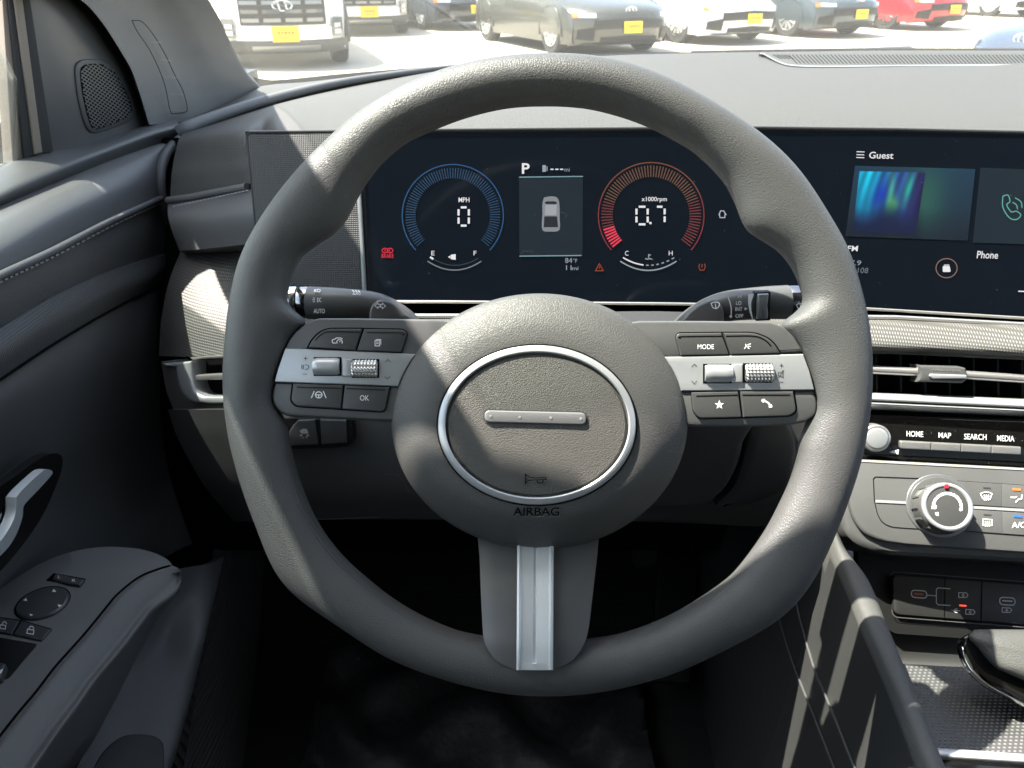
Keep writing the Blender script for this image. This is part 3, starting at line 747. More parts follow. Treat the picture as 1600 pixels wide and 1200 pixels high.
plate('blank_button', sw, M['button'], SK, [(500, 656), (541, 657), (542, 692), (502, 695)], .008, .004, .001)
stroke('panel_line', dash, M['plastic_smooth'], SK, [spline2([(600, 741), (620, 742), (628, 750), (640, 770)], 16), [(490, 812), (595, 808)]], 1.2, .001)
SW2 = Surf((310, 680, .72), (360, 680, .70), (310, 740, .74))
dm = plate('dimmer_switch', dash, M['black'], SW2, [(332, 661), (372, 660), (372, 705), (340, 700)], .006, .01, .001)
stroke('switch_symbol', dm, M['grey_print'], SW2, [[(347, 679), (360, 677)], [(352, 686), (362, 684)]], 1.6, .0064)
# steering column shroud
SH = Surf((1050, 700, .60), (1240, 700, .62), (1050, 780, .66))
sh = plate('column_shroud', dash, M['plastic'], SH, spline2([(900, 640), (1168, 640), (1164, 700), (1150, 745), (1125, 780), (1080, 800), (900, 806)], 40), .0, .10, .008, label='dark shroud under the column')
plate('shroud_side', dash, M['plastic'], SH, spline2([(1172, 645), (1225, 655), (1245, 690), (1244, 730), (1225, 770), (1180, 792), (1120, 796), (1150, 760), (1168, 700)], 40), -.004, .10, .006)
# ================================================================ wide instrument screen
SS = Surf((570, 205, .655), (1190, 200, .645), (575, 472, .676))
_s2 = (1 / .615 - (SS.k[0] + SS.k[1] * 1600 + SS.k[2] * 205)) / (400 ** 2)
SS.q, SS.x0 = _s2, 1200
disp = thing('instrument_display', 'wide curved black display with blue and orange dials and a media screen', 'display', W(900, 340, .66))
top_y = [(383, 207), (560, 205.5), (700, 203.5), (1000, 201), (1190, 200), (1400, 202.5), (1600, 207), (1800, 212)]
bot_y = [(383, 462), (575, 471), (700, 471.5), (1045, 474.5), (1200, 477), (1350, 482), (1600, 497), (1800, 511)]
def panel(x0, x1, i0, i1, h, th, n=60, xb=None):
    xb = xb or (x0, x1); Gd = []
    for i in range(9):
        t = i / 8; row = []
        for j in range(n + 1):
            u = j / n; xt = x0 + (x1 - x0) * u; xbm = xb[0] + (xb[1] - xb[0]) * u; x = xt + (xbm - xt) * t
            y = interp(top_y, x) + i0 + (interp(bot_y, x) - i1 - interp(top_y, x) - i0) * t
            row.append(SS.P(x, y, h))
        Gd.append(row)
    return gridmesh(Gd, SS.n * -th)
v, f = panel(562, 1790, 2.5, 4, 0, .012, xb=(576, 1790)); glass = obj('screen_glass', mesh(v, f), mat('screen_glass', (.002, .003, .005), .07, spec=.10, emit=(.0042, .0062, .009), estr=.2, var=(40, .2)), disp)
glass.data.materials[0].node_tree.nodes['Principled BSDF'].inputs['Coat Weight'].default_value = 0
v, f = panel(383, 1795, -1.5, -1.5, -.004, .014, xb=(412, 1795)); obj('screen_body', mesh(v, f), M['black'], disp)
mb = MB(); mb.add(*tube([SS.P(x, interp(top_y, x) - .4, .0005) for x in range(392, 1790, 20)], .0013, 8)); mb.build('top_bezel', mat('bezel', .03, .25, spec=.6), disp)
mb = MB(); mb.add(*tube([SS.P(x, interp(bot_y, x) + .2, .0008) for x in range(578, 1790, 20)], .0013, 8)); mb.build('bottom_bezel', M['warm_silver'], disp)
# speaker cloth panel left of the glass
sg = plate('speaker_panel', disp, M['black'], SS, fillet([(383, 206), (566, 204.5), (578, 474), (408, 474)], [9, 2, 2, 8]), .001, .014, .0015)
plate('speaker_cloth', sg, M['grille'], SS, fillet([(387, 210), (558, 208.5), (569, 470), (411, 470)], [7, 1, 1, 6]), .0018, .004, .0005)
plate('bright_divider', disp, mat('divider_trim', (.30, .31, .31), .35, metal=.5), SS, [(553, 208), (558.5, 208), (573, 471), (566.5, 471)], .0035, .006, .0008)
# --- content
HS = .0006
SCR = thing  # alias kept short
E_blue = emis('dial_blue', (34, 82, 128)); E_blue2 = emis('dial_blue_dim', (30, 62, 92)); E_org = emis('dial_orange', (125, 72, 48)); E_red = emis('dial_red', (130, 50, 52))
E_hot = emis('dial_hot_red', (236, 66, 88)); E_w = emis('screen_white', (236, 234, 236)); E_g = emis('screen_grey', (150, 160, 168)); E_dim = emis('screen_dim', (52, 66, 74))
E_teal = emis('screen_teal', (128, 164, 170)); E_panel = emis('screen_panel', (20, 34, 44)); E_warn = emis('warning_red', (205, 20, 50)); E_amb = emis('warning_amber', (140, 62, 34))
E_card = emis('card_blue', (22, 60, 76)); E_card2 = emis('card_green', (36, 84, 76)); E_cardd = emis('card_dark', (16, 30, 42)); E_mint = emis('phone_mint', (96, 170, 156))
d1 = stroke('speed_dial', disp, E_blue, SS, [arc(707.5, 336.5, 79, 79.5, -43, 223, 80)], 1.7, HS, label='blue speed dial ring')
tk = []
for k in range(77):
    a = -40 + k * (260 / 76); a = radians(a); c, s = cos(a), -sin(a)
    tk.append([(707.5 + 58 * c, 336.5 + 58 * s), (707.5 + 74 * c, 336.5 + 74.5 * s)])
stroke('dial_ticks', d1, E_blue2, SS, tk, 1.7, HS)
d2 = stroke('rev_dial', disp, E_org, SS, [arc(1017.5, 336.5, 82.5, 82.5, 20, 160, 50)], 1.7, HS, label='orange to red engine speed dial ring')
stroke('dial_ring_low', d2, E_red, SS, [arc(1017.5, 336.5, 82.5, 82.5, -41, 20, 24), arc(1017.5, 336.5, 82.5, 82.5, 160, 221, 24)], 1.7, HS)
t1, t2, t3, t4 = [], [], [], []
for k in range(71):
    ad = 219 - k * (257 / 70); a = radians(ad); c, s = cos(a), -sin(a)
    seg = [(1017.5 + 60 * c, 336.5 + 60 * s), (1017.5 + 78 * c, 336.5 + 78 * s)]
    (t3 if k < 7 else (t1 if 18 < ad < 162 else t2 if ad > 90 else t4)).append(seg)
stroke('dial_ticks', d2, emis('tick_orange', (104, 74, 58)), SS, t1, 1.8, HS); E_tr_ = emis('tick_red', (112, 54, 54)); stroke('dial_ticks', d2, E_tr_, SS, t2, 1.8, HS); stroke('dial_ticks', d2, E_tr_, SS, t4, 1.8, HS)
stroke('needle_ticks', d2, E_hot, SS, t3, 2.6, HS + .0001)
def seg7(x, y, w, h, ch, sl=0):
    on = {'0': 'abcdef', '7': 'abc'}[ch]; g = 1.6; m = y + h / 2
    S_ = {'a': [(x + 3.5, y), (x + w - 3.5, y)], 'b': [(x + w, y + 3), (x + w, m - g)], 'c': [(x + w, m + g), (x + w, y + h - 3)], 'd': [(x + 3.5, y + h), (x + w - 3.5, y + h)], 'e': [(x, m + g), (x, y + h - 3)], 'f': [(x, y + 3), (x, m - g)]}
    return [S_[c] for c in on]
stroke('speed_digits', disp, E_w, SS, seg7(716.5, 324, 16, 28.5, '0'), 3.3, HS)
stroke('rev_digits', disp, E_w, SS, seg7(994.5, 323, 17.5, 27.5, '0') + seg7(1023, 323, 15.5, 27, '7') + [[(1014.5, 348.5), (1018, 348.5)]], 3.3, HS)
text('speed_unit', disp, E_w, SS, 'MPH', (716.5, 308.5, 733.5, 316), HS, bold=.01)
text('rev_unit', disp, E_w, SS, 'x1000rpm', (1002.5, 307.5, 1042, 316.5), HS, bold=.01)
text('gear_letter', disp, E_w, SS, 'P', (815.5, 255, 827.5, 271.5), HS, bold=.02)
stroke('fuel_range', disp, E_w, SS, [[(860, 264.5), (865, 264.5)], [(867.5, 264.5), (872.5, 264.5)], [(875, 264.5), (880, 264.5)]], 1.8, HS)
text('range_unit', disp, E_g, SS, 'mi', (882, 262, 890, 268), HS)
polys('pump_symbol', disp, E_g, SS, [[(847.5, 258), (853, 258), (853, 268.5), (847.5, 268.5)], [(854, 260), (855.5, 260), (855.5, 267), (854, 267)]], HS)
polys('centre_window', disp, E_panel, SS, [[(811, 276.5), (911, 275.5), (910, 400), (811.5, 401)]], HS - .0003)
stroke('window_rule', disp, E_teal, SS, [[(811, 276.8), (911, 275.6)], [(811.5, 400.2), (908.5, 399.2)]], 1.5, HS)
# truck seen from above
E_tr = emis('pictogram_grey', (132, 136, 140)); E_tr2 = emis('pictogram_dark', (34, 40, 46)); E_tr3 = emis('pictogram_mid', (158, 162, 166))
tp = polys('truck_pictogram', disp, E_tr, SS, [spline2([(850, 308.5), (860, 306.8), (870, 308.5), (874, 318), (874.5, 340), (875, 352), (873, 360.5), (860, 362), (848.5, 360.5), (846.5, 350), (847.5, 335), (847.5, 318)], 40, True)], HS)
polys('pictogram_roof', tp, E_tr3, SS, [[(852, 320), (870, 320), (869, 336), (851.5, 336)]], HS + .0001)
polys('pictogram_bed', tp, E_tr2, SS, [[(850.5, 338), (870.5, 338), (872, 355), (849.5, 355)], [(851, 316), (855, 314.5), (866, 314.5), (870.5, 316), (869, 319), (853, 319)]], HS + .0001)
stroke('pictogram_door', tp, E_dim, SS, [[(874, 331), (884, 334), (886, 338), (882, 340)]], 1.6, HS)
stroke('lane_symbol', disp, E_dim, SS, [[(820, 390), (816, 396)], [(828, 390), (832, 396)], [(821, 393), (827, 393)]], 1.5, HS)
text('temperature', disp, E_g, SS, '84', (883, 403, 894, 411), HS); text('temperature_unit', disp, E_g, SS, '°F', (895.5, 404, 902, 410.5), HS)
text('distance', disp, E_g, SS, '11', (884.5, 414.5, 893, 422), HS); text('distance_unit', disp, E_g, SS, 'mi', (894, 416.5, 903.5, 422), HS)
# fuel and temperature arcs
def low_arc(cx, y, hw_, dip): return [(cx - hw_ + 2 * hw_ * i / 20, y + dip * (1 - (2 * i / 20 - 1) ** 2)) for i in range(21)]
stroke('fuel_gauge', disp, emis('gauge_grey', (120, 128, 134)), SS, [low_arc(710, 408, 42, 14)], 1.8, HS)
stroke('fuel_gauge_inner', disp, E_dim, SS, [low_arc(711, 403.5, 36, 11)], 1.2, HS)
stroke('fuel_level', disp, E_w, SS, [[(672, 401.5), (677, 404.8)]], 3, HS + .0001)
stroke('temperature_gauge', disp, E_g, SS, [low_arc(1013, 408, 44, 14.5)], 2.0, HS)
stroke('temperature_gauge_inner', disp, E_w, SS, [low_arc(1013.5, 402.5, 40, 12)[0:9]], 2.0, HS); stroke('temperature_gauge_rest', disp, E_g, SS, [low_arc(1013.5, 402.5, 40, 12)[i:i + 2] for i in range(9, 20, 2)], 1.8, HS)
for s_, b in (('E', (674, 392, 679, 399)), ('F', (740, 392, 744.5, 399)), ('C', (976.5, 392, 982, 399.5)), ('H', (1045, 392, 1051, 399))):
    text('gauge_letter', disp, E_w, SS, s_, b, HS)
polys('fuel_symbol', disp, E_w, SS, [[(704.5, 398), (712, 397), (712, 406), (704.5, 405)], [(700, 401.5), (704, 399), (704, 404)]], HS)
stroke('coolant_symbol', disp, E_g, SS, [[(1013.5, 397), (1013.5, 403)], [(1014, 398.5), (1017, 398.5)], [(1008, 404), (1012, 405), (1015, 404), (1019, 405)]], 1.6, HS)
text('brake_warning', disp, E_warn, SS, 'BRAKE', (596, 396.5, 615, 403), HS, bold=.03)
stroke('park_warning', disp, E_warn, SS, [arc(601.5, 391.5, 4.5, 3.6, 0, 360, 14), arc(609.5, 391.5, 4.5, 3.6, 0, 360, 14), [(601.5, 389.5), (601.5, 393)], [(608.5, 389.5), (608.5, 393.5)]], 1.7, HS)
stroke('triangle_warning', disp, E_amb, SS, [[(930.5, 423), (936.5, 412), (942.5, 423), (930.5, 423)], [(936.5, 416), (936.5, 420)]], 1.6, HS)
stroke('tyre_warning', disp, E_amb, SS, [[(1093, 412), (1092, 417), (1094, 422), (1100, 422), (1102, 417), (1101, 412)], [(1097, 412.5), (1097, 418)]], 1.5, HS)
stroke('door_warning', disp, emis('symbol_pale', (176, 178, 190)), SS, [[(1125, 340), (1124, 334), (1126, 329.5), (1131, 329.5), (1133, 334), (1132.5, 340), (1125, 340)], [(1125, 333), (1123, 336)], [(1133, 333), (1135, 336)]], 1.5, HS)
# --- media screen
stroke('menu_symbol', disp, E_w, SS, [[(1338.5, 237), (1351, 237.4)], [(1338.3, 241.6), (1350.5, 242)], [(1338, 246), (1350.5, 246.4)]], 1.3, HS)
text('user_name', disp, E_w, SS, 'Guest', (1357.5, 237, 1395.5, 247.5), HS, shear=.12, bold=.012, tilt=.8)
CARD = [(1334, 257), (1526, 262), (1514, 379), (1318, 371)]
def cardmat():
    m = emis('media_card', (24, 52, 64)); n = m.node_tree.nodes; l = m.node_tree.links; b = n['Principled BSDF']
    at = n.new('ShaderNodeAttribute'); at.attribute_name = 'uvx'
    return m
# soft colour fields of the picture as a fine mosaic lying on the screen (the screen itself shows them)
def field(name, par, corners, fn, nx, ny, h):
    me_v = []; me_f = []; cols = []
    a, b, c, d = [Vector(p) for p in corners]
    for j in range(ny + 1):
        for i in range(nx + 1):
            u, t = i / nx, j / ny; p = a.lerp(b, u).lerp(d.lerp(c, u), t); me_v.append(SS.P(p.x, p.y, h)); cols.append(fn(u, t))
    for j in range(ny):
        for i in range(nx): k = j * (nx + 1) + i; me_f.append((k, k + 1, k + nx + 2, k + nx + 1))
    me = bpy.data.meshes.new(name); me.from_pydata([tuple(v) for v in me_v], [], me_f)
    ca = me.color_attributes.new('screen_colour', 'FLOAT_COLOR', 'POINT')
    for i, c in enumerate(cols): ca.data[i].color = (*[(((max(0, x) / 255) + .055) / 1.055) ** 2.4 for x in c], 1)
    m = emis(name + '_light', (0, 0, 0)); at = m.node_tree.nodes.new('ShaderNodeVertexColor'); at.layer_name = 'screen_colour'
    m.node_tree.links.new(at.outputs[0], m.node_tree.nodes['Principled BSDF'].inputs['Emission Color'])
    return obj(name, me, m, par)
def lerp3(a, b, t): t = min(1, max(0, t)); return tuple(x + (y - x) * t for x, y in zip(a, b))
def cardf(u, t):
    c = lerp3((24, 58, 80), (22, 40, 54), t); g = math.exp(-((u - .62) / .16) ** 2) * math.exp(-((t - .45) / .5) ** 2)
    return lerp3(lerp3(c, (40, 88, 80), g), (14, 26, 36), max(0, (t - .55) / .5) * (1 if u < .62 else .6))
mcard = field('media_card', disp, [(1336, 259), (1524, 264), (1512, 376), (1321, 369)], cardf, 40, 20, HS - .0001)
def aur(u, t):
    s = u + t * .10
    base = lerp3((8, 120, 160), (44, 62, 130), u * 1.3); base = lerp3(base, (30, 24, 70), max(0, (u - .72) / .28))
    cy = math.exp(-((s - .16) / .14) ** 2) * (1 - t) * .9; base = lerp3(base, (10, 190, 220), cy)
    gr = math.exp(-((s - (.50 + .16 * t)) / (.05 + .03 * t)) ** 2) * min(1, .35 + t); base = lerp3(base, (90, 200, 120), gr * .85)
    g2 = math.exp(-((s - .80) / .07) ** 2) * math.exp(-((t - .25) / .3) ** 2); base = lerp3(base, (40, 190, 150), g2 * .7)
    base = tuple(c * (1 + .22 * sin(s * 46 + 2 * sin(t * 3)) * (1 - t)) for c in base)
    bl = math.exp(-((s - .40) / .10) ** 2) * math.exp(-((t - .38) / .2) ** 2); base = lerp3(base, (16, 50, 180), bl * .8)
    yl = math.exp(-((u - .58) / .09) ** 2 - ((t - .55) / .12) ** 2); base = lerp3(base, (96, 190, 100), yl * .7)
    k = max(0, min(1, (t - .55 - .08 * sin(u * 9)) / .30)); base = lerp3(base, (12, 26, 62), k)
    return lerp3(base, (14, 28, 66), max(0, .5 * (t - .3)))
field('album_picture', mcard, [(1343, 267.5), (1446, 269.5), (1431, 366), (1332, 362)], aur, 60, 50, HS)
field('phone_card', disp, [(1532, 262), (1700, 268), (1690, 384), (1520, 379)], lambda u, t: (18, 36, 46), 20, 12, HS - .0001)
text('radio_band', disp, E_w, SS, 'FM', (1324, 384, 1340, 392.5), HS, shear=.1, bold=.015)
text('station_frequency', disp, E_g, SS, '107.9', (1315, 406.5, 1345, 414), HS, shear=.15, tilt=.6)
text('station_name', disp, emis('screen_text_dim', (110, 118, 126)), SS, 'KISS 108', (1311, 417.5, 1356, 426), HS, shear=.15, tilt=1)
stroke('favourite_ring', disp, emis('ring_copper', (150, 116, 100)), SS, [arc(1479, 419, 16.5, 15, 0, 360, 36)], 1.3, HS)
polys('favourite_symbol', disp, E_w, SS, [fillet([(1473, 415.5), (1484, 415.5), (1485.5, 425), (1473, 425)], 2), [(1475, 413.5), (1483.5, 413.5), (1483.5, 414.8), (1475, 414.8)]], HS)
text('phone_label', disp, E_w, SS, 'Phone', (1526, 392, 1559, 403.5), HS, shear=.12, bold=.012, tilt=1)
stroke('phone_symbol', disp, E_mint, SS, [spline2([(1567, 306.5), (1575, 305), (1578, 315), (1573, 320), (1580, 331), (1588, 330), (1595, 336), (1588, 343), (1577, 340), (1567, 324), (1567, 306.5)], 40)], 1.7, HS)
stroke('phone_waves', disp, E_mint, SS, [spline2([(1582, 316), (1588, 320), (1590, 327)], 10), spline2([(1586, 309), (1595, 315), (1597, 325)], 10)], 1.7, HS)
stroke('page_marker', disp, E_w, SS, [[(1591, 455), (1640, 457)]], 1.8, HS)
# dust specks on the glass
sp = []
rnd = random.Random(3)
for k in range(60):
    x = rnd.uniform(580, 1600); y = rnd.uniform(215, 480); r = rnd.choice([.3, .35, .4, .55]); sp.append([(x - r, y), (x, y - r * .8), (x + r, y), (x, y + r)])
polys('dust_specks', disp, mat('dust', .25, .8), SS, sp, HS + .0004)
# ================================================================ media keys
SMd = Surf((1350, 650, .650), (1600, 660, .630), (1350, 720, .652))
med = thing('media_keys', 'gloss black strip with volume knob and silver menu keys', 'control panel', SMd.P(1470, 690))
plate('gloss_panel', med, M['gloss'], SMd, [(1300, 646), (1600, 656), (1800, 668), (1800, 745), (1600, 731), (1300, 716)], 0, .02, .001)
stroke('panel_edge', med, M['silver_dark'], SMd, [[(1470, 655), (1800, 666)]], 1.0, .0006)
def knob(name, par, m, S, cx, cy, r, h, n=48, rr=.0015, top=None):
    """round knob: r in pixels at its front face seated at h"""
    c = S.P(cx, cy, h); ex = (S.P(cx + 1, cy, h) - c); ex = (ex - S.n * ex.dot(S.n)).normalized(); ey = S.n.cross(ex)
    R = r * S.d(cx, cy) / F; mb = MB(); rings = [(R, -h)] + [(R - rr * (1 - cos(g)), -rr * (1 - sin(g))) for g in (0, .5, 1.0, pi / 2)] + [(0.0001, .0)]
    v = [c + ex * (q * cos(2 * pi * i / n)) + ey * (q * sin(2 * pi * i / n)) + S.n * hh for q, hh in rings for i in range(n)]
    f = [(k * n + i, k * n + (i + 1) % n, (k + 1) * n + (i + 1) % n, (k + 1) * n + i) for k in range(len(rings) - 1) for i in range(n)]
    mb.add(v, f); return mb.build(name, m, par, angle=40)
vk = knob('volume_knob', med, M['warm_silver'], SMd, 1370, 685, 21, .014)
knob('knob_cap', vk, M['silver'], SMd, 1371, 685.5, 16.5, .0148)
polys('volume_arrow', med, M['white'], SMd, [[(1389, 706.5), (1404.5, 702), (1403.5, 710)]], .0006)
mk = [1407, 1455.6, 1502.5, 1550, 1597]
for k in range(4):
    x0, x1 = mk[k], mk[k + 1] - 1; y0 = 689 + (x0 - 1407) * .052; y1 = 689 + (x1 - 1407) * .052
    bt = plate('menu_key', med, M['warm_silver'], SMd, fillet([(x0, y0), (x1, y1), (x1, y1 + 12), (x0, y0 + 12)], [3 if k == 0 else .3, .3, .3, 3 if k == 0 else .3]), .005, .006, .0012)
for s_, b in (('HOME', (1416.5, 673, 1442.5, 682)), ('MAP', (1466.5, 675.5, 1486, 684)), ('SEARCH', (1506.5, 677.5, 1541.5, 686.5)), ('MEDIA', (1558, 680, 1585, 689))):
    text('key_lettering', med, M['white'], SMd, s_, b, .0006, bold=.01, tilt=1)
sp = []
for k in range(45):
    x = rnd.uniform(1380, 1600); y = rnd.uniform(660, 726); r = rnd.choice([.35, .45, .6]); sp.append([(x - r, y), (x, y - r * .8), (x + r, y), (x, y + r)])
polys('dust_specks', med, bpy.data.materials['dust'], SMd, sp, .0008)
# ================================================================ climate panel
SH2 = Surf((1350, 720, .640), (1600, 735, .622), (1350, 850, .625))
cl = thing('climate_panel', 'grey climate control panel with one round temperature knob', 'control panel', SH2.P(1470, 790))
hv = [(1340, 717.5), (1600, 731.5), (1800, 744), (1800, 880), (1600, 864), (1500, 857.5), (1414, 851), (1385, 847)] + spline2([(1372, 843), (1350, 832), (1335, 812), (1328, 790), (1325, 770), (1330, 740)], 16)
plate('panel_face', cl, M['hvac'], SH2, hv, 0, .006, .0025)
hv2 = [(1338, 724), (1600, 738), (1800, 750), (1800, 896), (1600, 877.5), (1500, 872), (1420, 868.5), (1390, 866)] + spline2([(1365, 861), (1338, 850), (1320, 830), (1315, 800), (1315, 770), (1325, 730)], 16)
plate('panel_underside', cl, M['plastic_smooth'], SH2, hv2, -.0055, .05, .006)
stroke('panel_top_edge', cl, mat('bright_moulding', (.40, .38, .36), .35, metal=.3), SH2, [[(1342, 719.5), (1600, 733), (1790, 744)]], 3.5, .0006)
def outl(S, par, pts, h=.0004, w_=1.3): return stroke('button_gap', par, M['lines'], S, [list(pts) + [pts[0]]], w_, h)
lb = [(1364.6, 748), (1368, 745), (1437, 747.5)]
stroke('button_gap', cl, M['lines'], SH2, [[(1437, 747.5), (1368, 745), (1364.6, 748), (1366, 782), (1369, 795)] + spline2([(1371, 803), (1378, 815), (1390, 822), (1405, 824.5), (1445, 827)], 14)], 1.3, .0004)
stroke('silver_rule', cl, M['silver'], SH2, [[(1368, 783), (1420, 785.5)], [(1518, 792.5), (1790, 808)]], 4.2, .0008)
for pts in ([(1496, 751.5), (1566, 756), (1566, 792), (1518, 789)], [(1566, 756), (1650, 762), (1650, 798), (1566, 792)], [(1518, 796), (1566, 799), (1567, 834), (1500, 829)], [(1566, 799), (1650, 804), (1650, 840), (1567, 834)]):
    plate('climate_button', cl, M['hvac'], SH2, pts, .0012, .004, .0006); 
    stroke('button_gap', cl, M['lines'], SH2, [pts + [pts[0]]], 1.3, .0004)
kb = knob('temperature_knob', cl, M['silver_dark'], SH2, 1468.5, 790, 49.5, .0015, rr=.0008, label=None) if False else knob('temperature_knob', cl, M['silver_dark'], SH2, 1468.5, 790, 49.5, .0015, rr=.0008)
knob('knob_skirt', kb, M['plastic_smooth'], SH2, 1468.5, 790, 44.5, .0022, rr=.0006)
kbody = knob('knob_body', kb, M['plastic_smooth'], SH2, 1478.5, 792, 38, .019, rr=.004)
c = SH2.P(1480, 792, .0195); ex = (SH2.P(1481, 792, .0195) - c).normalized(); ey = SH2.n.cross(ex)
Rk = 33 * SH2.d(1480, 792) / F; mb = MB(); mb.add(*tube([c + ex * Rk * cos(a) + ey * Rk * sin(a) for a in [2 * pi * i / 48 for i in range(49)]], .0019, 10, False)); mb.build('knob_ring', M['silver'], kb)
knob('knob_cap', kb, M['button'], SH2, 1480.5, 792, 30, .0203, rr=.0006)
mb = MB()
for k in range(14):
    a = 2 * pi * k / 14; R2 = 38.2 * SH2.d(1480, 792) / F; p = SH2.P(1478.5, 792, .019) + ex * R2 * cos(a) + ey * R2 * sin(a); mb.add(*tube([p - SH2.n * .016, p - SH2.n * .004], .0011, 6))
mb.build('knob_ribs', M['plastic_smooth'], kb)
plate('red_marker', kb, M['red'], SH2, [(1476.5, 756.5), (1482, 756.5), (1482, 762.5), (1476.5, 762.5)], .0222, .001)
stroke('dial_arc', kb, M['white'], SH2, [arc(1480, 792.5, 22, 21.5, a, a + 14, 4) for a in range(-14, 190, 17)], 4.4, .0207)
polys('dial_marks', kb, M['white'], SH2, [[(1498, 795), (1504, 795.5), (1500.5, 799)], [(1461, 801), (1466, 800), (1467, 806), (1463, 806)]], .0207)
stroke('dial_fan', kb, M['white'], SH2, [arc(1460.5, 792, 2.6, 3, 0, 360, 10)], 1.3, .0207)
def vents(x, y, s=1): return [[(x + i * 3.2, y - 3), (x + i * 3.2 + .8, y), (x + i * 3.2 - .4, y + 3), (x + i * 3.2 + .6, y + 6)] for i in (-1, 0, 1)]
stroke('defrost_symbol', cl, M['white'], SH2, [[(1532, 771), (1537, 769.3), (1541, 769), (1546, 769.6), (1550, 771.5), (1547, 780), (1535.5, 779), (1532, 771)]] + vents(1541, 776), 1.3, .0018)
stroke('rear_defrost_symbol', cl, M['white'], SH2, [[(1536, 811), (1550, 812), (1550, 821), (1535.5, 820.5), (1536, 811)]] + vents(1542.5, 817), 1.3, .0018)
stroke('airflow_symbol', cl, M['white'], SH2, [[(1579, 777), (1586, 777.5), (1589, 776)], [(1597, 773), (1596, 780), (1591, 780), (1587, 785)]], 1.8, .0018)
text('ac_lettering', cl, M['white'], SH2, 'A/C', (1581, 815.5, 1603, 825), .0018, bold=.01)
polys('orange_indicator', cl, mat('orange_indicator_lamp', (.5, .1, .02), .4, emit=(1, .22, .08), estr=.20), SH2, [[(1582, 762.5), (1595, 763.5), (1595, 767), (1582, 766)]], .0018)
polys('blue_indicator', cl, mat('blue_indicator_lamp', (.02, .08, .6), .4, emit=(.01, .1, 1), estr=.25), SH2, [[(1584, 804.5), (1597, 805.5), (1597, 809), (1584, 808)]], .0018)
stroke('button_print', cl, M['grey_print'], SH2, [[(1536, 761.5), (1548, 762.5)], [(1537, 803.5), (1549, 804.5)]], 1.2, .0018)
# ================================================================ charging ports
SU = Surf((1393, 900, .655), (1600, 915, .648), (1393, 965, .645))
us = thing('charging_port_panel', 'dark panel with two charging ports in the recess under the climate panel', 'port panel', SU.P(1500, 930))
plate('recess_back', us, M['black'], SU, [(1340, 855), (1800, 880), (1800, 1010), (1600, 1004), (1400, 990), (1340, 960)], -.006, .01)
pp = plate('port_plate', us, mat('port_plate_shaded', .018, .42), SU, fillet([(1394, 897), (1800, 928), (1800, 990), (1600, 976), (1398, 960)], [12, 1, 1, 1, 10]), .0, .006, .001)  # base colour darkened to stand for the shadow in the recess
stroke('plate_edge', us, M['plastic_smooth'], SU, [fillet([(1390, 893), (1800, 924), (1800, 994), (1600, 980), (1394, 964)], [13, 1, 1, 1, 11])], 1.2, -.002)
stroke('plate_gap', us, M['lines'], SU, [[(1476.7, 903), (1475.5, 966)], [(1534.5, 908), (1533, 971)]], 1.4, .0004)
M['usb_line'] = mat('grey_port_print', .5, .5); M['usb_in'] = mat('copper_port', (.35, .10, .06), .4, metal=.5)
stroke('port_ring', us, M['usb_line'], SU, [fillet([(1424, 922), (1448, 923.5), (1448, 935), (1424, 933)], 6) + [fillet([(1424, 922), (1448, 923.5), (1448, 935), (1424, 933)], 6)[0]]], 1.6, .0006)
polys('port_tongue', us, M['usb_in'], SU, [[(1428, 926), (1443, 927), (1443, 930.5), (1428, 929.5)]], .0007)
rr_ = fillet([(1562, 933), (1586, 934.5), (1586, 946), (1562, 944.5)], 6)
stroke('port_ring', us, M['usb_line'], SU, [rr_ + [rr_[0]]], 1.6, .0006)
polys('port_tongue', us, M['usb_line'], SU, [[(1566, 937.5), (1582, 938.5), (1582, 940.5), (1566, 939.5)]], .0007)
stroke('port_print', us, M['usb_line'], SU, [[(1449, 930), (1463, 931)], [(1485, 920), (1466, 918.5), (1463, 921), (1463, 942), (1466, 945), (1485, 946)]], 1.2, .0006)
stroke('port_symbols', us, M['usb_line'], SU, [
    [(1498, 926), (1510, 926.5), (1512.5, 930), (1510, 933.5), (1498, 933.5), (1498, 926)], [(1506, 927.5), (1503, 930), (1507, 930), (1504, 933)],
    [(1486, 953.5), (1500, 954.5)], [(1490, 954), (1493, 951.5), (1496, 951.5)], [(1490, 954), (1493, 957), (1496, 957)],
    [(1509, 952), (1521, 953), (1523.5, 956.5), (1521, 960), (1509, 959.5), (1509, 952)], [(1517, 953.5), (1514, 956.5), (1518, 956.5), (1515, 959.5)],
    [(1566, 949.5), (1578, 950), (1581, 953), (1578, 957), (1566, 956.5), (1566, 949.5)], [(1574, 951), (1571, 953.5), (1575, 953.5), (1572, 956)]], 1.2, .0006)
polys('orange_indicator', us, mat('port_indicator_lamp', (.6, .08, .03), .4, emit=(1, .10, .05), estr=.25), SU, [[(1499, 944.5), (1510, 945.5), (1510, 948), (1499, 947)]], .0006)
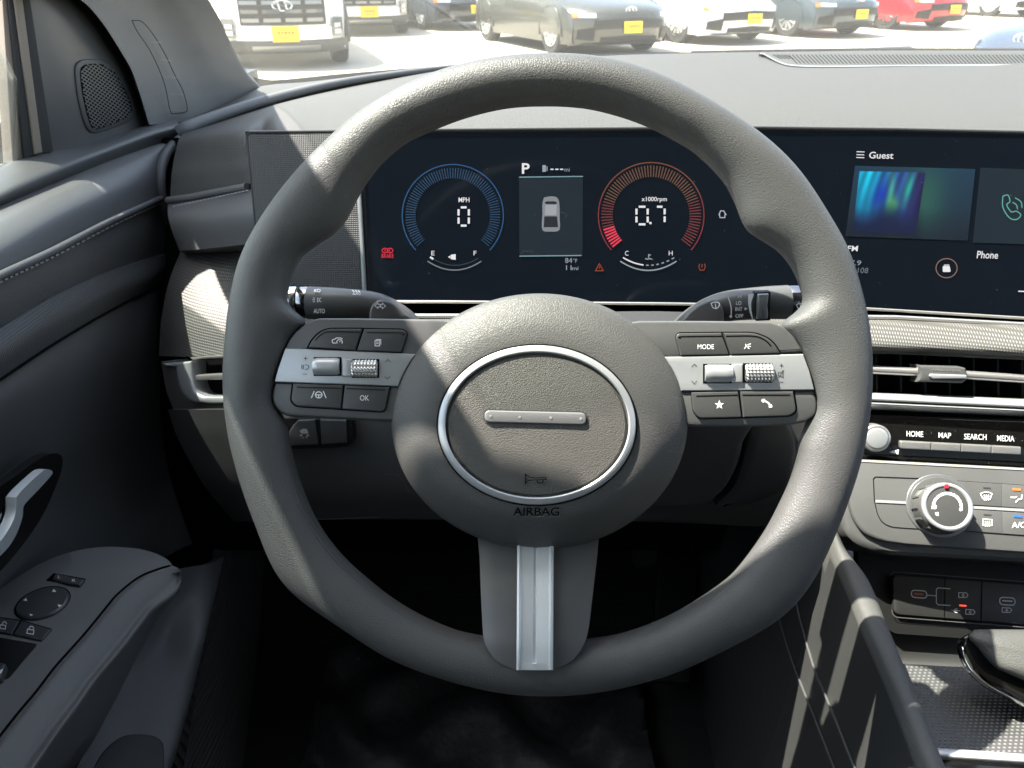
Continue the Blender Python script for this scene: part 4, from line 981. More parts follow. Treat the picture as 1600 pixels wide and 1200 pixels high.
# ================================================================ steering wheel
SWH = Surf((0, 0, .443), (1600, 0, .443), (0, 1200, .443)); SWH.n = -FW
wheel = thing('steering_wheel', 'black leather steering wheel with oval airbag cover and silver switch bands', 'steering wheel', W(855, 585, .443))
OUT = [(850,87),(950,94),(1000,107),(1025,117),(1100,155),(1137,177),(1172,200),(1212,232),(1250,272),(1275,310),(1302,355),(1317,377),(1337,435),(1350,485),(1357,527),(1359,577),(1358,625),(1354,657),(1345,707),(1332,752),(1312,807),(1292,855),(1265,910),(1232,952),(1180,987),(1130,1012),(1080,1037),(1005,1063),(930,1079),(855,1084),(800,1082),(750,1073),(675,1052),(600,1022),(550,988),(500,955),(462,930),(440,906),(425,880),(412,845),(400,812),(392,795),(372,732),(357,670),(353,632),(351,600),(351,565),(355,527),(362,465),(377,402),(397,362),(422,323),(447,290),(480,252),(525,209),(552,183),(590,160),(640,132),(690,112),(740,99)]
INN = [(850,163),(919,167),(965,178),(1022,199),(1050,214),(1082,232),(1110,257),(1135,285),(1150,317),(1160,345),(1170,362),(1195,377),(1220,392),(1240,417),(1252,445),(1259,470),(1252,487),(1238,495),(1214,502),(1225,518),(1242,538),(1251,552),(1262,585),(1269,612),(1272,636),(1262,660),(1250,690),(1246,720),(1237,750),(1220,787),(1200,825),(1175,862),(1145,900),(1105,930),(1055,960),(1005,982),(955,996),(917,1001),(850,1003),(754,996),(712,987),(675,972),(625,945),(575,907),(537,872),(512,842),(490,807),(470,760),(457,720),(451,682),(446,660),(436,642),(427,625),(432,597),(440,570),(450,545),(455,530),(468,515),(488,499),(465,491),(455,487),(446,475),(447,460),(450,445),(457,422),(472,397),(495,382),(520,367),(535,352),(544,338),(555,315),(575,280),(590,260),(615,235),(640,217),(675,202),(740,178),(794,166)]
CX0, CY0 = 855, 585
def pol(tab):
    q = sorted([((atan2(CY0 - y, x - CX0)) % (2 * pi), math.hypot(x - CX0, y - CY0)) for x, y in tab])
    q = [(q[-1][0] - 2 * pi, q[-1][1])] + q + [(q[0][0] + 2 * pi, q[0][1])]
    return q
NT = 720; TO = pol(OUT); TI = pol(INN)
ro = [interp(TO, 2 * pi * i / NT) for i in range(NT)]; ri = [interp(TI, 2 * pi * i / NT) for i in range(NT)]
def smooth(a, k, n):
    for _ in range(n): a = [sum(a[(i + j) % NT] for j in range(-k, k + 1)) / (2 * k + 1) for i in range(NT)]
    return a
ro = smooth(ro, 5, 3); ri = smooth(ri, 2, 2)
core = smooth([max(0, (o - i)) for o, i in zip(ro, ri)], 12, 3)
px2m = .443 / F
v = []; NSEC = 36
for i in range(NT):
    a = 2 * pi * i / NT; o, n_ = ro[i], ri[i]; wd = o - n_
    co = min(wd * .5, 42)            # outer half width
    rc = o - co
    for k in range(NSEC):
        g = 2 * pi * k / NSEC; c_, s_ = cos(g), sin(g)
        if c_ >= 0: r = rc + co * c_; hgt = s_
        else:
            wi = rc - n_; r = rc + wi * c_; e = 2.0 / (1 + .0 * wi); hgt = math.copysign(abs(s_) ** (1.0), s_)
        # slight flat on the front face
        hh = .0150 * math.copysign(abs(hgt) ** .92, hgt)
        X, Y = CX0 + r * cos(a), CY0 - r * sin(a)
        v.append(W(X, Y, .443) - FW * (hh if hh > 0 else hh * 1.1))
f = [(i * NSEC + k, i * NSEC + (k + 1) % NSEC, ((i + 1) % NT) * NSEC + (k + 1) % NSEC, ((i + 1) % NT) * NSEC + k) for i in range(NT) for k in range(NSEC)]
rim = obj('rim', mesh(v, f, True, 80), M['leather'], wheel)
# fine moulding seam along the inner side of the lower rim
seam = []
for i in list(range(int(NT * .545), int(NT * .70))) + []:
    a = 2 * pi * i / NT; r = ri[i] + 5; seam.append(W(CX0 + r * cos(a), CY0 - r * sin(a), .443) - FW * .0075)
mb = MB(); mb.add(*tube(seam[::2], .0004, 6)); mb.build('rim_seam', M['leather'], wheel)
# airbag cover: nested ovals
rings = [(1.0, -.030), (1.0, .002), (.993, .0050), (.975, .0076), (.94, .0096), (.89, .0118), (.84, .0138), (.79, .0152), (.75, .0159), (.70, .0164), (.64, .0168)]
v = []; N = 120
for s_, h in rings:
    t = (1 - s_) / .36; cx, cy = 843 + (839 - 843) * t, 658.5 + (664 - 658.5) * t
    rx, ry = 231.5 * s_, 200 * s_ - (200 * .665 - 126) * t * .5
    for i in range(N):
        a = 2 * pi * i / N; v.append(SWH.P(cx + rx * cos(a), cy - ry * sin(a), h - .013 * max(0, -sin(a)) ** 1.5 * max(0, (s_ - .72) / .28) ** 1.6))
f = [(k * N + i, k * N + (i + 1) % N, (k + 1) * N + (i + 1) % N, (k + 1) * N + i) for k in range(len(rings) - 1) for i in range(N)]
base = (len(rings) - 1) * N
for s_, h in ((.63, .0164), (.56, .0168), (.35, .0172), (.15, .0173)):
    o = len(v)
    for i in range(N):
        a = 2 * pi * i / N; v.append(SWH.P(839 + 231.5 * s_ * cos(a), 664 - 186 * s_ * sin(a), h))
    f += [(base + i, base + (i + 1) % N, o + (i + 1) % N, o + i) for i in range(N)]; base = o
v.append(SWH.P(839, 664, .0173)); f += [(base + i, base + (i + 1) % N, len(v) - 1) for i in range(N)]
cov = obj('airbag_cover', mesh(v, f, True, 60), M['leather_fine'], wheel)
def oval(rx, ry, n=96): return [(839 + rx * cos(2 * pi * i / n), 664 - ry * sin(2 * pi * i / n)) for i in range(n)]
# emblem ring
n = 96; prof = [(154.5, 124.5, .013), (154.5, 124.5, .0182), (153, 123, .0188), (145.5, 115.5, .0192), (143.5, 113.5, .0186), (143, 113, .013)]
v = [SWH.P(839 + rx * cos(2 * pi * i / n), 664 - ry * sin(2 * pi * i / n), h) for rx, ry, h in prof for i in range(n)]
f = [(k * n + i, k * n + (i + 1) % n, (k + 1) * n + (i + 1) % n, (k + 1) * n + i) for k in range(len(prof) - 1) for i in range(n)]
obj('emblem_ring', mesh(v, f, True, 40), M['silver'], cov)
stroke('ring_gap', cov, M['lines'], SWH, [oval(156, 126) + [oval(156, 126)[0]]], 1.8, .01735)
# inner pad disc
v = []; rs = [1, .97, .6, .3]
for s_, h in zip(rs, (.0160, .0178, .0184, .0186)):
    v += [SWH.P(839 + 142 * s_ * cos(2 * pi * i / n), 664 - 112 * s_ * sin(2 * pi * i / n), h) for i in range(n)]
v.append(SWH.P(839, 664, .0186))
f = [(k * n + i, k * n + (i + 1) % n, (k + 1) * n + (i + 1) % n, (k + 1) * n + i) for k in range(3) for i in range(n)] + [(3 * n + i, 3 * n + (i + 1) % n, 4 * n) for i in range(n)]
pad = obj('emblem_pad', mesh(v, f, True, 40), M['emblem_pad'], cov)
bar = fillet([(757, 641), (916, 645), (916, 663.5), (757, 659.5)], 9, 6)
plate('badge_recess', cov, M['button'], SWH, fillet([(755, 639), (918, 643), (918, 665.5), (755, 661.5)], 10, 6), .0189, .003, 0)
bd = plate('badge_bar', cov, mat('badge_silver', (.34, .34, .34), .34, metal=.7), SWH, bar, .0202, .003, .0009)
for x, y in ((767, 651), (812.5, 652.5), (861, 653.5), (908, 655)):
    plate('badge_dot', bd, M['edge'], SWH, arc(x, y, 2.6, 2.6, 0, 345, 12), .0204, .0006, .0002)
hl = spline2([(821, 741), (826, 745), (836, 747), (853, 746.5)], 12); hb = spline2([(821, 756), (826, 751.5), (836, 750), (853, 749.5)], 12)
for dy, m_, hh in ((.9, M['edge'], .01868), (0, M['lines'], .01875)):  # pale copy set lower paints the lit edge of the embossed symbol
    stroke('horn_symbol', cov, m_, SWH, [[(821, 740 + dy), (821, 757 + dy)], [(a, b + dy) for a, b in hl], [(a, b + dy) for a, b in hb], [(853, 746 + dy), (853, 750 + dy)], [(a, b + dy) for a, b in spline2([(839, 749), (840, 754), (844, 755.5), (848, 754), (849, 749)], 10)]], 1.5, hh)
text('airbag_lettering', cov, M['edge'], Surf((800, 790, .443 - .0166), (876, 790, .443 - .0166), (838, 812, .443 - .0148)), 'AIRBAG', (803, 794, 875, 807.5), .0006, bold=.0)  # pale and dark copies paint lit and shaded sides of embossed letters
text('airbag_lettering', cov, M['lines'], Surf((800, 790, .443 - .0166), (876, 790, .443 - .0166), (838, 812, .443 - .0148)), 'AIRBAG', (802, 792.8, 874, 806.3), .0009, bold=.012)
# shoulder plates that carry the switches
def module(side):
    if side < 0:
        up = [(497, 497), (560, 497), (690, 499), (770, 512), (770, 560), (700, 560), (640, 560), (444, 546)] + spline2([(450, 532), (462, 517), (478, 505)], 8)
        lo = [(428, 596), (640, 603), (680, 610), (690, 664), (640, 661), (620, 660), (460, 652), (446, 650)] + spline2([(436, 645), (426, 633), (423.5, 620), (425, 608)], 6)
        band = [(445, 543.5), (650.5, 553)] + spline2([(643, 563), (634, 578), (627, 592), (622.5, 604)], 8) + [(428, 597), (433, 578)]
    else:
        up = [(1205, 502.5)] + spline2([(1225, 510), (1242, 526), (1256, 549)], 8) + [(1150, 556), (1037, 558), (990, 558), (920, 540), (920, 512), (1000, 501), (1100, 501)]
        lo = [(1062, 610), (1273, 609)] + spline2([(1278, 622), (1279, 636), (1275, 650), (1260, 660)], 8) + [(1240, 664), (1180, 667), (1090, 667), (1030, 664), (1020, 610)]
        band = [(1037.5, 557.5), (1256, 553), (1266, 580), (1273.5, 609.5), (1064.5, 611)] + spline2([(1060, 596), (1052, 580), (1044, 568)], 6)
    hs = plate('switch_housing', wheel, M['housing'], SWH, up, .0055, .024, .002, label=('left' if side < 0 else 'right') + ' switch housing of the wheel')
    plate('housing_lower', hs, M['housing'], SWH, lo, .0055, .024, .003)
    # dark backing between
    plate('housing_core', hs, M['black'], SWH, inset(band, -2) if False else band, .0045, .02)
    bd_ = plate('silver_band', hs, M['silver'], SWH, band, .0070, .004, .0012)
    return hs, bd_
hsL, bdL = module(-1)
hsR, bdR = module(1)
def wbutton(par, pts, fr=6, h=.0073, fl=None):
    b = plate('switch_button', par, M['button'], SWH, fillet(pts, fl or fr, 5), h, .005, .0011)
    b2 = fillet(pts, fl or fr, 5); plate('button_gap', par, M['lines'], SWH, inset(b2, -1.6), .00565, .0005)
    # dished face
    cx = sum(p[0] for p in pts) / len(pts); cy = sum(p[1] for p in pts) / len(pts)
    q = [(cx + (x - cx) * .86, cy + (y - cy) * .72 + 1.5) for x, y in fillet(pts, [v_ * .7 for v_ in (fl or [fr] * len(pts))], 5)]
    return b
B1 = [(481, 543), (487, 531), (499, 519), (513, 513.5), (566, 513.5), (555, 547.5)]
B2 = [(568.5, 513.8), (630, 515), (636, 520.5), (627, 550.4), (557, 547.8)]
b1 = wbutton(hsL, B1, fl=[1, 8, 8, 8, 1, 1]); b2 = wbutton(hsL, B2, fl=[1, 5, 4, 1, 1])
B3 = [(457.5, 599), (536, 601.5), (532.5, 639), (463, 635), (454, 627)]; B4 = [(538, 601.7), (609, 605), (602, 640), (597, 643.5), (534, 639.3)]
b3 = wbutton(hsL, B3, fl=[1, 1, 1, 7, 7]); b4 = wbutton(hsL, B4, fl=[1, 1, 5, 5, 1])
B5 = [(1056, 527), (1059.5, 520.6), (1127.5, 519.8), (1140, 554), (1064, 555.5)]; B6 = [(1130, 519.8), (1179, 519.8), (1200, 528), (1211, 538), (1219.5, 552), (1142, 554)]
b5 = wbutton(hsR, B5, fl=[4, 4, 1, 1, 1]); b6 = wbutton(hsR, B6, fl=[1, 10, 8, 6, 1, 1])
B7 = [(1080.5, 613), (1154, 611.5), (1159.5, 652.2), (1092, 654), (1083.5, 643)]; B8 = [(1157, 611.5), (1240, 611.5), (1245, 642), (1235, 650), (1162, 652)]
b7 = wbutton(hsR, B7, fl=[1, 1, 1, 6, 6]); b8 = wbutton(hsR, B8, fl=[1, 1, 7, 7, 1])
# raised bright ridge over each lower/upper button
for par, ln in ((b1, [(492, 532), (503, 522), (515, 518.5), (563, 519)]), (b2, [(573, 519.5), (627, 520.5), (629, 524)]), (b3, [(464, 605), (533, 607)]), (b4, [(541, 607), (602, 609.5)]), (b5, [(1063, 529), (1066, 526), (1128, 525.3)]), (b6, [(1134, 525.3), (1178, 525.3), (1196, 532), (1205, 541)]), (b7, [(1088, 619), (1153, 617.3)]), (b8, [(1160, 617.3), (1235, 617.3)])):
    stroke('button_ridge', par, M['lines'] if par in (b5, b6, b7, b8) else M['black'], SWH, [spline2(ln, 16)], 2.0, .0074)
HB = .0075
stroke('drive_symbol', b1, M['white'], SWH, [spline2([(520, 536), (519, 531.5), (523, 530), (526, 528), (533, 528.3), (535, 530)], 12), arc(530.5, 534.5, 4.3, 4.3, -30, 210, 12), [(530.5, 534.5), (532, 532)], [(520, 536), (525, 536)]], 1.2, HB)
stroke('pages_symbol', b2, M['white'], SWH, [[(586, 532), (593, 532), (593, 540.5), (586, 540.5), (586, 532)], [(587.5, 530.5), (595, 530.5), (595, 538.5)], [(587.5, 534.5), (591.5, 534.5)], [(587.5, 537), (591.5, 537)]], 1.1, HB)
stroke('steering_symbol', b3, M['white'], SWH, [[(491, 611), (486.5, 622)], [(505, 611), (509.5, 622)], arc(498, 617, 5.2, 4.8, 0, 360, 18), [(493, 617), (503, 617)], [(498, 617), (498, 621.5)]], 1.4, HB)
text('ok_lettering', b4, M['white'], SWH, 'OK', (562.5, 617.5, 576.5, 626), HB)
text('mode_lettering', b5, M['white'], SWH, 'MODE', (1090, 538, 1115.5, 545.5), HB)
stroke('voice_symbol', b6, M['white'], SWH, [[(1163, 545), (1166, 541), (1165, 537.5)], [(1168, 539), (1173, 537)], [(1168, 541), (1173, 541.5)], [(1168, 543), (1171, 545)]], 1.4, HB)
def star(cx, cy, r): return [(cx + (r if k % 2 == 0 else r * .42) * sin(pi * k / 5), cy - (r if k % 2 == 0 else r * .42) * cos(pi * k / 5)) for k in range(10)]
polys('star_symbol', b7, M['white'], SWH, [star(1124, 632.5, 7.5)], HB)
ph = spline2([(1191, 625), (1196, 627), (1201, 630), (1204, 635)], 12)
stroke('call_symbol', b8, M['white'], SWH, [ph], 2.6, HB); polys('call_symbol_ends', b8, M['white'], SWH, [fillet([(1189, 625), (1194, 622.8), (1197, 626.5), (1192, 629.5)], 1.5), fillet([(1201, 633), (1206, 631.5), (1207, 636.5), (1201.5, 637.5)], 1.5)], HB + .00003)
# scroll wheels in the silver bands
def roller(par, x0, x1, y0, y1, knurl):
    w_ = (x1 - x0) * px2m; R = (y1 - y0) / 2 * px2m * 1.06
    cx, cy = (x0 + x1) / 2, (y0 + y1) / 2; c0 = SWH.P(cx, cy, .0070 - R * .45 + .0005)
    plate('roller_slot', par, M['lines'], SWH, [(x0 - 1.5, y0 - 1), (x1 + 1.5, y0 - 1), (x1 + 1.5, y1 + 1), (x0 - 1.5, y1 + 1)], .0072, .003)
    v = []; ns = 36; nx = 16 if knurl else 8; Gd = []
    for j in range(nx + 1):
        r_ = []
        for k in range(ns):
            a = 2 * pi * k / ns; rr = R
            if knurl: rr += (.0004 if (j % 2 and k % 2) else -.0003)
            else:
                if k in (35, 36): rr += .0008          # finger ridge
                if 30 < k < 35 and 1 < j < nx - 1: rr -= .0008
            edge = .0006 if j in (0, nx) else 0
            r_.append(c0 + RT * (w_ * (j / nx - .5)) + UP * ((rr - edge) * cos(a)) + (-FW) * ((rr - edge) * sin(a)))
        Gd.append(r_)
    v, f = gridmesh(Gd, None, True); o = len(v); f += [tuple(range(ns)), tuple(range(o - 1, o - ns - 1, -1))]
    return obj('scroll_wheel' if knurl else 'roller_switch', mesh(v, f, not knurl, 30), M['warm_silver'] if knurl else M['silver'], par)
roller(bdL, 491.5, 532, 559, 586.5, False); roller(bdL, 551, 591, 562, 589.5, True)
plate('roller_bridge', bdL, M['silver'], SWH, [(534, 560), (550, 560.7), (550, 588.5), (534, 588)], .0087, .003, .001)
roller(bdR, 1100, 1142, 569.5, 598, False); roller(bdR, 1162.5, 1205.5, 568.5, 597, True)
plate('roller_bridge', bdR, M['silver'], SWH, [(1144, 569), (1161, 568.5), (1161, 597.5), (1144, 598)], .0087, .003, .001)
HP = .0072
for par, lst in ((bdL, [[(474.5, 560), (480.5, 560)], [(477.5, 557), (477.5, 563)], [(473, 584.5), (480, 584.5)], [(471.5, 570), (471.5, 577)], [(474, 570), (474, 577)], arc(478.5, 573.5, 4, 3.6, -120, 120, 10), [(602, 566), (606, 561.5), (610, 566)], [(601, 588), (605, 592), (609.5, 588)]]),
                 (bdR, [[(1080.5, 573), (1085, 568.5), (1089, 573)], [(1080.5, 595), (1085, 599.5), (1089, 595)], [(1218, 571), (1224, 571)], [(1221, 568), (1221, 574)], [(1218, 597), (1224, 597)], [(1216, 582), (1216, 587), (1219, 587), (1223.5, 590), (1223.5, 579), (1219, 582), (1216, 582)], [(1216, 590.5), (1225, 579)]])):
    stroke('band_print', par, M['grey_print'], SWH, lst, .9, HP)
# lower spoke with its bright insert
def sp_row(y, xl, xr, h0, hc):
    return [SWH.P(xl + (xr - xl) * u, y, h0 + (hc - h0) * (1 - (2 * u - 1) ** 2)) for u in (0, .12, .3, .5, .7, .88, 1)]
rows = [sp_row(825, 745, 937, -.020, -.016), sp_row(870, 749, 933, -.009, -.005), sp_row(930, 751.5, 926, .003, .0075), sp_row(980, 754, 920, .0092, .0140), sp_row(1003, 757, 914, .0125, .0165), sp_row(1022, 767, 903, .0145, .0172), sp_row(1036, 781, 888, .0158, .0175), sp_row(1046, 803, 865, .0170, .0176)]
spk = loft(rows, 30, 40, FW * .010, 'lower_spoke', M['housing'], wheel)
def sp_h(y): return interp([(825, -.016), (870, -.005), (930, .0075), (980, .0140), (1003, .0165), (1022, .0172), (1050, .0176)], y)
def ins_row(y, t): # cross profile
    sl = -1.2 * (y - 860) / 185; o = sp_h(y)
    L = [(808, -.001), (808.5, .0016), (811.5, .0019), (814.5, .0004), (833, -.0006 * t), (835, -.0016 * t), (838, -.0016 * t), (840, -.0006 * t), (858, .0004), (861, .0019), (864.5, .0016), (865.5, -.001)]
    return [SWH.P(x + sl, y, o + .0036 + z) for x, z in L]
Gd = [ins_row(y, t) for y, t in ((850, 1), (900, 1), (960, 1), (1000, 1), (1019, 1), (1036, .0), (1037, -.2), (1047, -.2))]
v, f = gridmesh(Gd, FW * .002); ins = obj('spoke_insert', mesh(v, f, True, 22), mat('insert_silver', (.62, .65, .66), .38, metal=.4), spk)
# back shell under the airbag cover
plate('hub_back', wheel, M['black'], SWH, arc(843, 640, 190, 150, 0, 354, 60), -.02, .05)
# ================================================================ column stalks
def stalk(name, label, sts, m, seg=28):
    root = thing(name, label, 'control stalk', W(*sts[-1][:2], sts[-1][2]))
    mb = MB(); n = 40; pts = [Vector((s[0], s[1], s[2] * 1000)) for s in sts]; rr = [Vector((s[3], 0, 0)) for s in sts]
    path = []; rad = []
    for i in range(n + 1):
        p = cr(pts, i / n); path.append(W(p.x, p.y, p.z / 1000)); rad.append(cr(rr, i / n).x * (p.z / 1000) / F)
    mb.add(*tube(path, rad, seg)); mb.build('stalk_body', m, root); return root
tl = stalk('turn_signal_stalk', 'dark light and turn signal stalk left of the hub with a chrome end', [(482, 473, .505, 25.5), (530, 475, .505, 25), (575, 479, .507, 24.5), (600, 486, .510, 24), (628, 499, .515, 20), (655, 520, .52, 16)], M['plastic_smooth'])
for x0, x1, m_ in ((447, 466, 'chrome'), (467.5, 484, 'gloss')):
    mb = MB(); mb.add(*tube([W(x0, 470.5, .505), W(x0 + 1.5, 470.5, .505), W(x1 - 1.5, 471, .505), W(x1, 471, .505)], [22.5 * .505 / F, 23.5 * .505 / F, 24.3 * .505 / F, 23.5 * .505 / F], 32)); mb.build('stalk_end', M['chrome'] if m_ == 'chrome' else mat('dark_chrome', (.25, .25, .26), .1, metal=1), tl)
ST = Surf((480, 470, .4955), (640, 470, .4955), (480, 500, .499))
plate('stalk_base', tl, M['button'], Surf((560, 470, .488), (660, 470, .492), (560, 500, .486)), spline2([(577, 515), (577, 485), (586, 470), (600, 467), (618, 474), (634, 487), (648, 502), (655, 515)], 30), .0, .012, .0025)
SB = Surf((560, 470, .488), (660, 470, .492), (560, 500, .486))
stroke('turn_arrows', tl, M['white'], SB, [[(585.5, 477.5), (590.5, 473), (590.5, 475.5), (594, 475.5), (594, 479.5), (590.5, 479.5), (590.5, 482), (585.5, 477.5)], [(602.5, 478), (597.5, 473.5), (597.5, 476), (594.8, 476), (594.8, 480), (597.5, 480), (597.5, 482.5), (602.5, 478)]], 1.1, .0004)
SA = Surf((480, 470, .4945), (570, 470, .4945), (480, 495, .4975))
text('auto_lettering', tl, M['white'], SA, 'AUTO', (490, 482.5, 507.5, 489.5), .0030, bold=.012)
stroke('lamp_symbol', tl, M['white'], SA, [arc(496, 468.5, 3, 3, -90, 90, 8) + [(496, 465.5), (496, 471.5)], arc(502, 468.5, 3, 3, 90, 270, 8), [(488, 468.5), (492, 468.5)], [(489, 465), (492, 466.5)], [(489, 472), (492, 470.5)]], 1.3, .0032)
SA2 = Surf((480, 448, .5005), (570, 452, .5005), (480, 462, .4965))
stroke('headlamp_symbol', tl, M['white'], SA2, [arc(497, 454, 3.5, 2.2, -90, 90, 8) + [(496, 451.8), (496, 456.2)], [(490.5, 452.5), (494.5, 452.5)], [(490.5, 454), (494.5, 454)], [(490.5, 455.6), (494.5, 455.6)]], 1.2, .003)
text('auto_small_lettering', tl, M['white'], SA2, 'AUTO', (551, 457, 563.5, 460.5), .003)
stroke('beam_symbol', tl, M['white'], SA2, [[(550, 453.5), (554, 455.8)], [(555, 453.5), (558, 456)], [(559.5, 453.8), (562, 456)]], 1.8, .003)
wl = stalk('wiper_stalk', 'dark wiper stalk right of the hub with a ribbed ring and chrome end', [(1230, 471.5, .505, 26), (1190, 473.5, .505, 25.5), (1140, 478, .507, 24), (1110, 487, .510, 23), (1082, 500, .515, 19), (1055, 520, .52, 15)], M['plastic_smooth'])
mb = MB(); mb.add(*tube([W(1229, 471, .505), W(1231, 471, .505), W(1268, 470, .505), W(1272, 470, .505)], [24.5 * .505 / F, 25.5 * .505 / F, 25 * .505 / F, 23 * .505 / F], 32)); mb.build('stalk_end', bpy.data.materials['dark_chrome'], wl)
SBR = Surf((1060, 470, .492), (1150, 470, .488), (1060, 500, .489))
plate('stalk_base', wl, M['button'], SBR, spline2([(1054, 518), (1064, 500), (1078, 484), (1096, 472), (1116, 466), (1127, 474), (1132, 490), (1131, 518)], 30), .0, .012, .0025)
stroke('wiper_symbol', wl, M['white'], SBR, [spline2([(1111, 474), (1117, 472), (1124, 474), (1121.5, 481), (1114.5, 481), (1111, 474)], 20), [(1117.5, 474), (1119, 483)]], 1.2, .0004)
SAR = Surf((1135, 470, .4945), (1230, 470, .4930), (1135, 495, .4975))
for s_, b in (('HI', (1153, 461, 1159, 465)), ('LO', (1150, 470.5, 1158.5, 476.5)), ('INT', (1149, 480, 1160, 486)), ('OFF', (1149, 490.5, 1161.5, 496.5))):
    text('wiper_lettering', wl, M['white'], SAR, s_, b, .0048, bold=.015)
stroke('wiper_scale', wl, M['white'], SAR, [spline2([(1137, 464), (1140.5, 472), (1142.5, 482), (1142.5, 492)], 12)], 1.8, .0048)
polys('scale_marks', wl, M['white'], SAR, [arc(1142, 494.5, 2.4, 2.4, 0, 340, 10), [(1163.5, 480), (1168, 482.5), (1163.5, 485)], spline2([(1169, 460), (1178, 459), (1174, 472), (1174, 485), (1177, 500), (1172, 490), (1169, 475)], 20)], .0049)
plate('wiper_ring', wl, M['black'], SAR, fillet([(1180, 457), (1205, 455.5), (1203, 478), (1204.5, 501), (1181, 502), (1179, 478)], 2), .0042, .006, .0008)
plate('ring_thumb', wl, M['silver_dark'], SAR, fillet([(1184, 460), (1202, 459), (1199.5, 478), (1201, 490), (1200, 499), (1183, 499.5), (1183.5, 478)], 2), .0065, .004, .0012)
stroke('washer_symbol', wl, M['white'], SAR, [spline2([(1244.5, 476), (1250, 474), (1257, 476), (1254.5, 482), (1247.5, 482), (1244.5, 476)], 16), [(1250, 474), (1251, 485)], [(1247, 473), (1249, 471)], [(1254, 473), (1252, 471)]], 1.3, .0035)
# ================================================================ driver door
door = thing('driver_door', 'dark driver door panel with stitched pad, woven strip and armrest', 'car door', WP(-.42, .6, -.8))
def row(pts):
    q = [PX(x, y, xx) for x, y, xx in pts]; b = q[0]
    e = (q[0] - q[1]); return [b + e * 2.2, b + e * 1.1] + q
ledge_o = row([(-260, 392, -.50), (-90, 318, -.475), (0, 262, -.465), (55, 236, -.46), (135, 226, -.455), (232, 190, -.45), (268, 182, -.445)])
ledge_m = row([(-260, 425, -.47), (-90, 340, -.452), (0, 290, -.440), (83, 252, -.435), (160, 226, -.432), (232, 200, -.428), (276, 189, -.425)])
ledge_r = row([(-260, 452, -.455), (-90, 360, -.440), (0, 310, -.430), (90, 268, -.425), (170, 236, -.422), (240, 210, -.418), (283, 198, -.415)])
ledge_l = row([(-260, 482, -.465), (-90, 380, -.450), (0, 330, -.440), (100, 286, -.432), (187, 249, -.428), (245, 226, -.424), (282, 212, -.422)])
loft([ledge_o, ledge_m, ledge_r, ledge_l], 80, 24, Vector((-.02, 0, -.02)), 'window_ledge', M['dash'] if 0 else mat('ledge_plastic', .07, .5, bump=('noise', 900, .0006, .6), spec=.5), door)
up0 = row([(-260, 482, -.440), (-90, 381, -.430), (0, 331, -.425), (100, 287, -.420), (187, 250, -.418), (245, 229, -.416), (278, 219, -.414)])
up1 = row([(-260, 505, -.420), (-90, 400, -.412), (0, 350, -.408), (97, 303, -.405), (180, 268, -.404), (238, 245, -.405), (262, 238, -.412)])
up2 = row([(-260, 560, -.402), (-90, 440, -.396), (0, 388, -.393), (90, 338, -.391), (172, 302, -.391), (232, 278, -.393), (250, 273, -.402)])
up3 = row([(-260, 612, -.398), (-90, 478, -.392), (0, 430, -.389), (83, 391, -.387), (165, 348, -.387), (232, 318, -.388), (251, 309, -.398)])
loft([up0, up1, up2, up3], 80, 30, Vector((-.03, 0, 0)), 'upper_pad', M['pad'], door)
mb = MB(); roll = [PX(*t) for t in [(-260, 612, -.392), (-90, 479, -.386), (0, 431, -.384), (83, 392, -.382), (165, 349, -.382), (232, 319, -.384), (252, 310, -.392)]]
mb.add(*tube([cr(roll, i / 40) for i in range(41)], .0032, 12)); mb.build('seam_roll', M['pad'], door)
endr = [PX(*t) for t in [(284, 216, -.412), (272, 226, -.405), (260, 240, -.402), (252, 262, -.398), (250, 290, -.396), (254, 318, -.396), (264, 350, -.398), (276, 388, -.402)]]
mb = MB(); mb.add(*tube([cr(endr, i / 30) for i in range(31)], .006, 12)); mb.build('pad_end_roll', M['pad'], door)
lo0 = row([(-260, 616, -.398), (-90, 482, -.392), (0, 434, -.389), (83, 395, -.387), (165, 352, -.387), (232, 322, -.388), (256, 312, -.400)])
lo1 = row([(-260, 660, -.396), (-90, 525, -.392), (0, 474, -.390), (83, 430, -.388), (165, 390, -.388), (235, 362, -.390), (262, 352, -.402)])
lo2 = row([(-260, 706, -.402), (-90, 566, -.398), (0, 513, -.396), (83, 463, -.394), (167, 425, -.394), (245, 400, -.396), (275, 391, -.406)])
loft([lo0, lo1, lo2], 80, 20, Vector((-.03, 0, 0)), 'lower_pad', M['pad'], door)
plate('pillar_foot_filler', door, M['black'], Surf((240, 180, 1.0), (330, 180, 1.12), (240, 260, 1.0)), [(225, 175), (330, 160), (330, 240), (270, 330), (235, 240)], -.02, .02)
# stitching under the roll
seg = []; path = [PX(*t) for t in [(-90, 489, -.3865), (0, 441, -.3845), (83, 401.5, -.3825), (165, 358, -.3825), (232, 326, -.384), (250, 318, -.388)]]
mb = MB()
for i in range(52):
    a = cr(path, (i + .2) / 52); b = cr(path, (i + .75) / 52); mb.add(*tube([a, b], .0009, 6))
mb.build('seam_stitching', M['stitch'], door)
tr0 = row([(-260, 706, -.398), (-90, 567, -.394), (0, 514, -.392), (83, 464, -.390), (167, 426, -.390), (245, 401, -.392), (273, 393, -.402)])
tr1 = row([(-260, 770, -.392), (-90, 616, -.388), (0, 556, -.386), (83, 502, -.385), (167, 458, -.385), (240, 430, -.387), (264, 418, -.398)])
tr2 = row([(-260, 815, -.397), (-90, 650, -.393), (0, 592, -.391), (83, 537, -.390), (167, 487, -.390), (235, 452, -.392), (258, 444, -.402)])
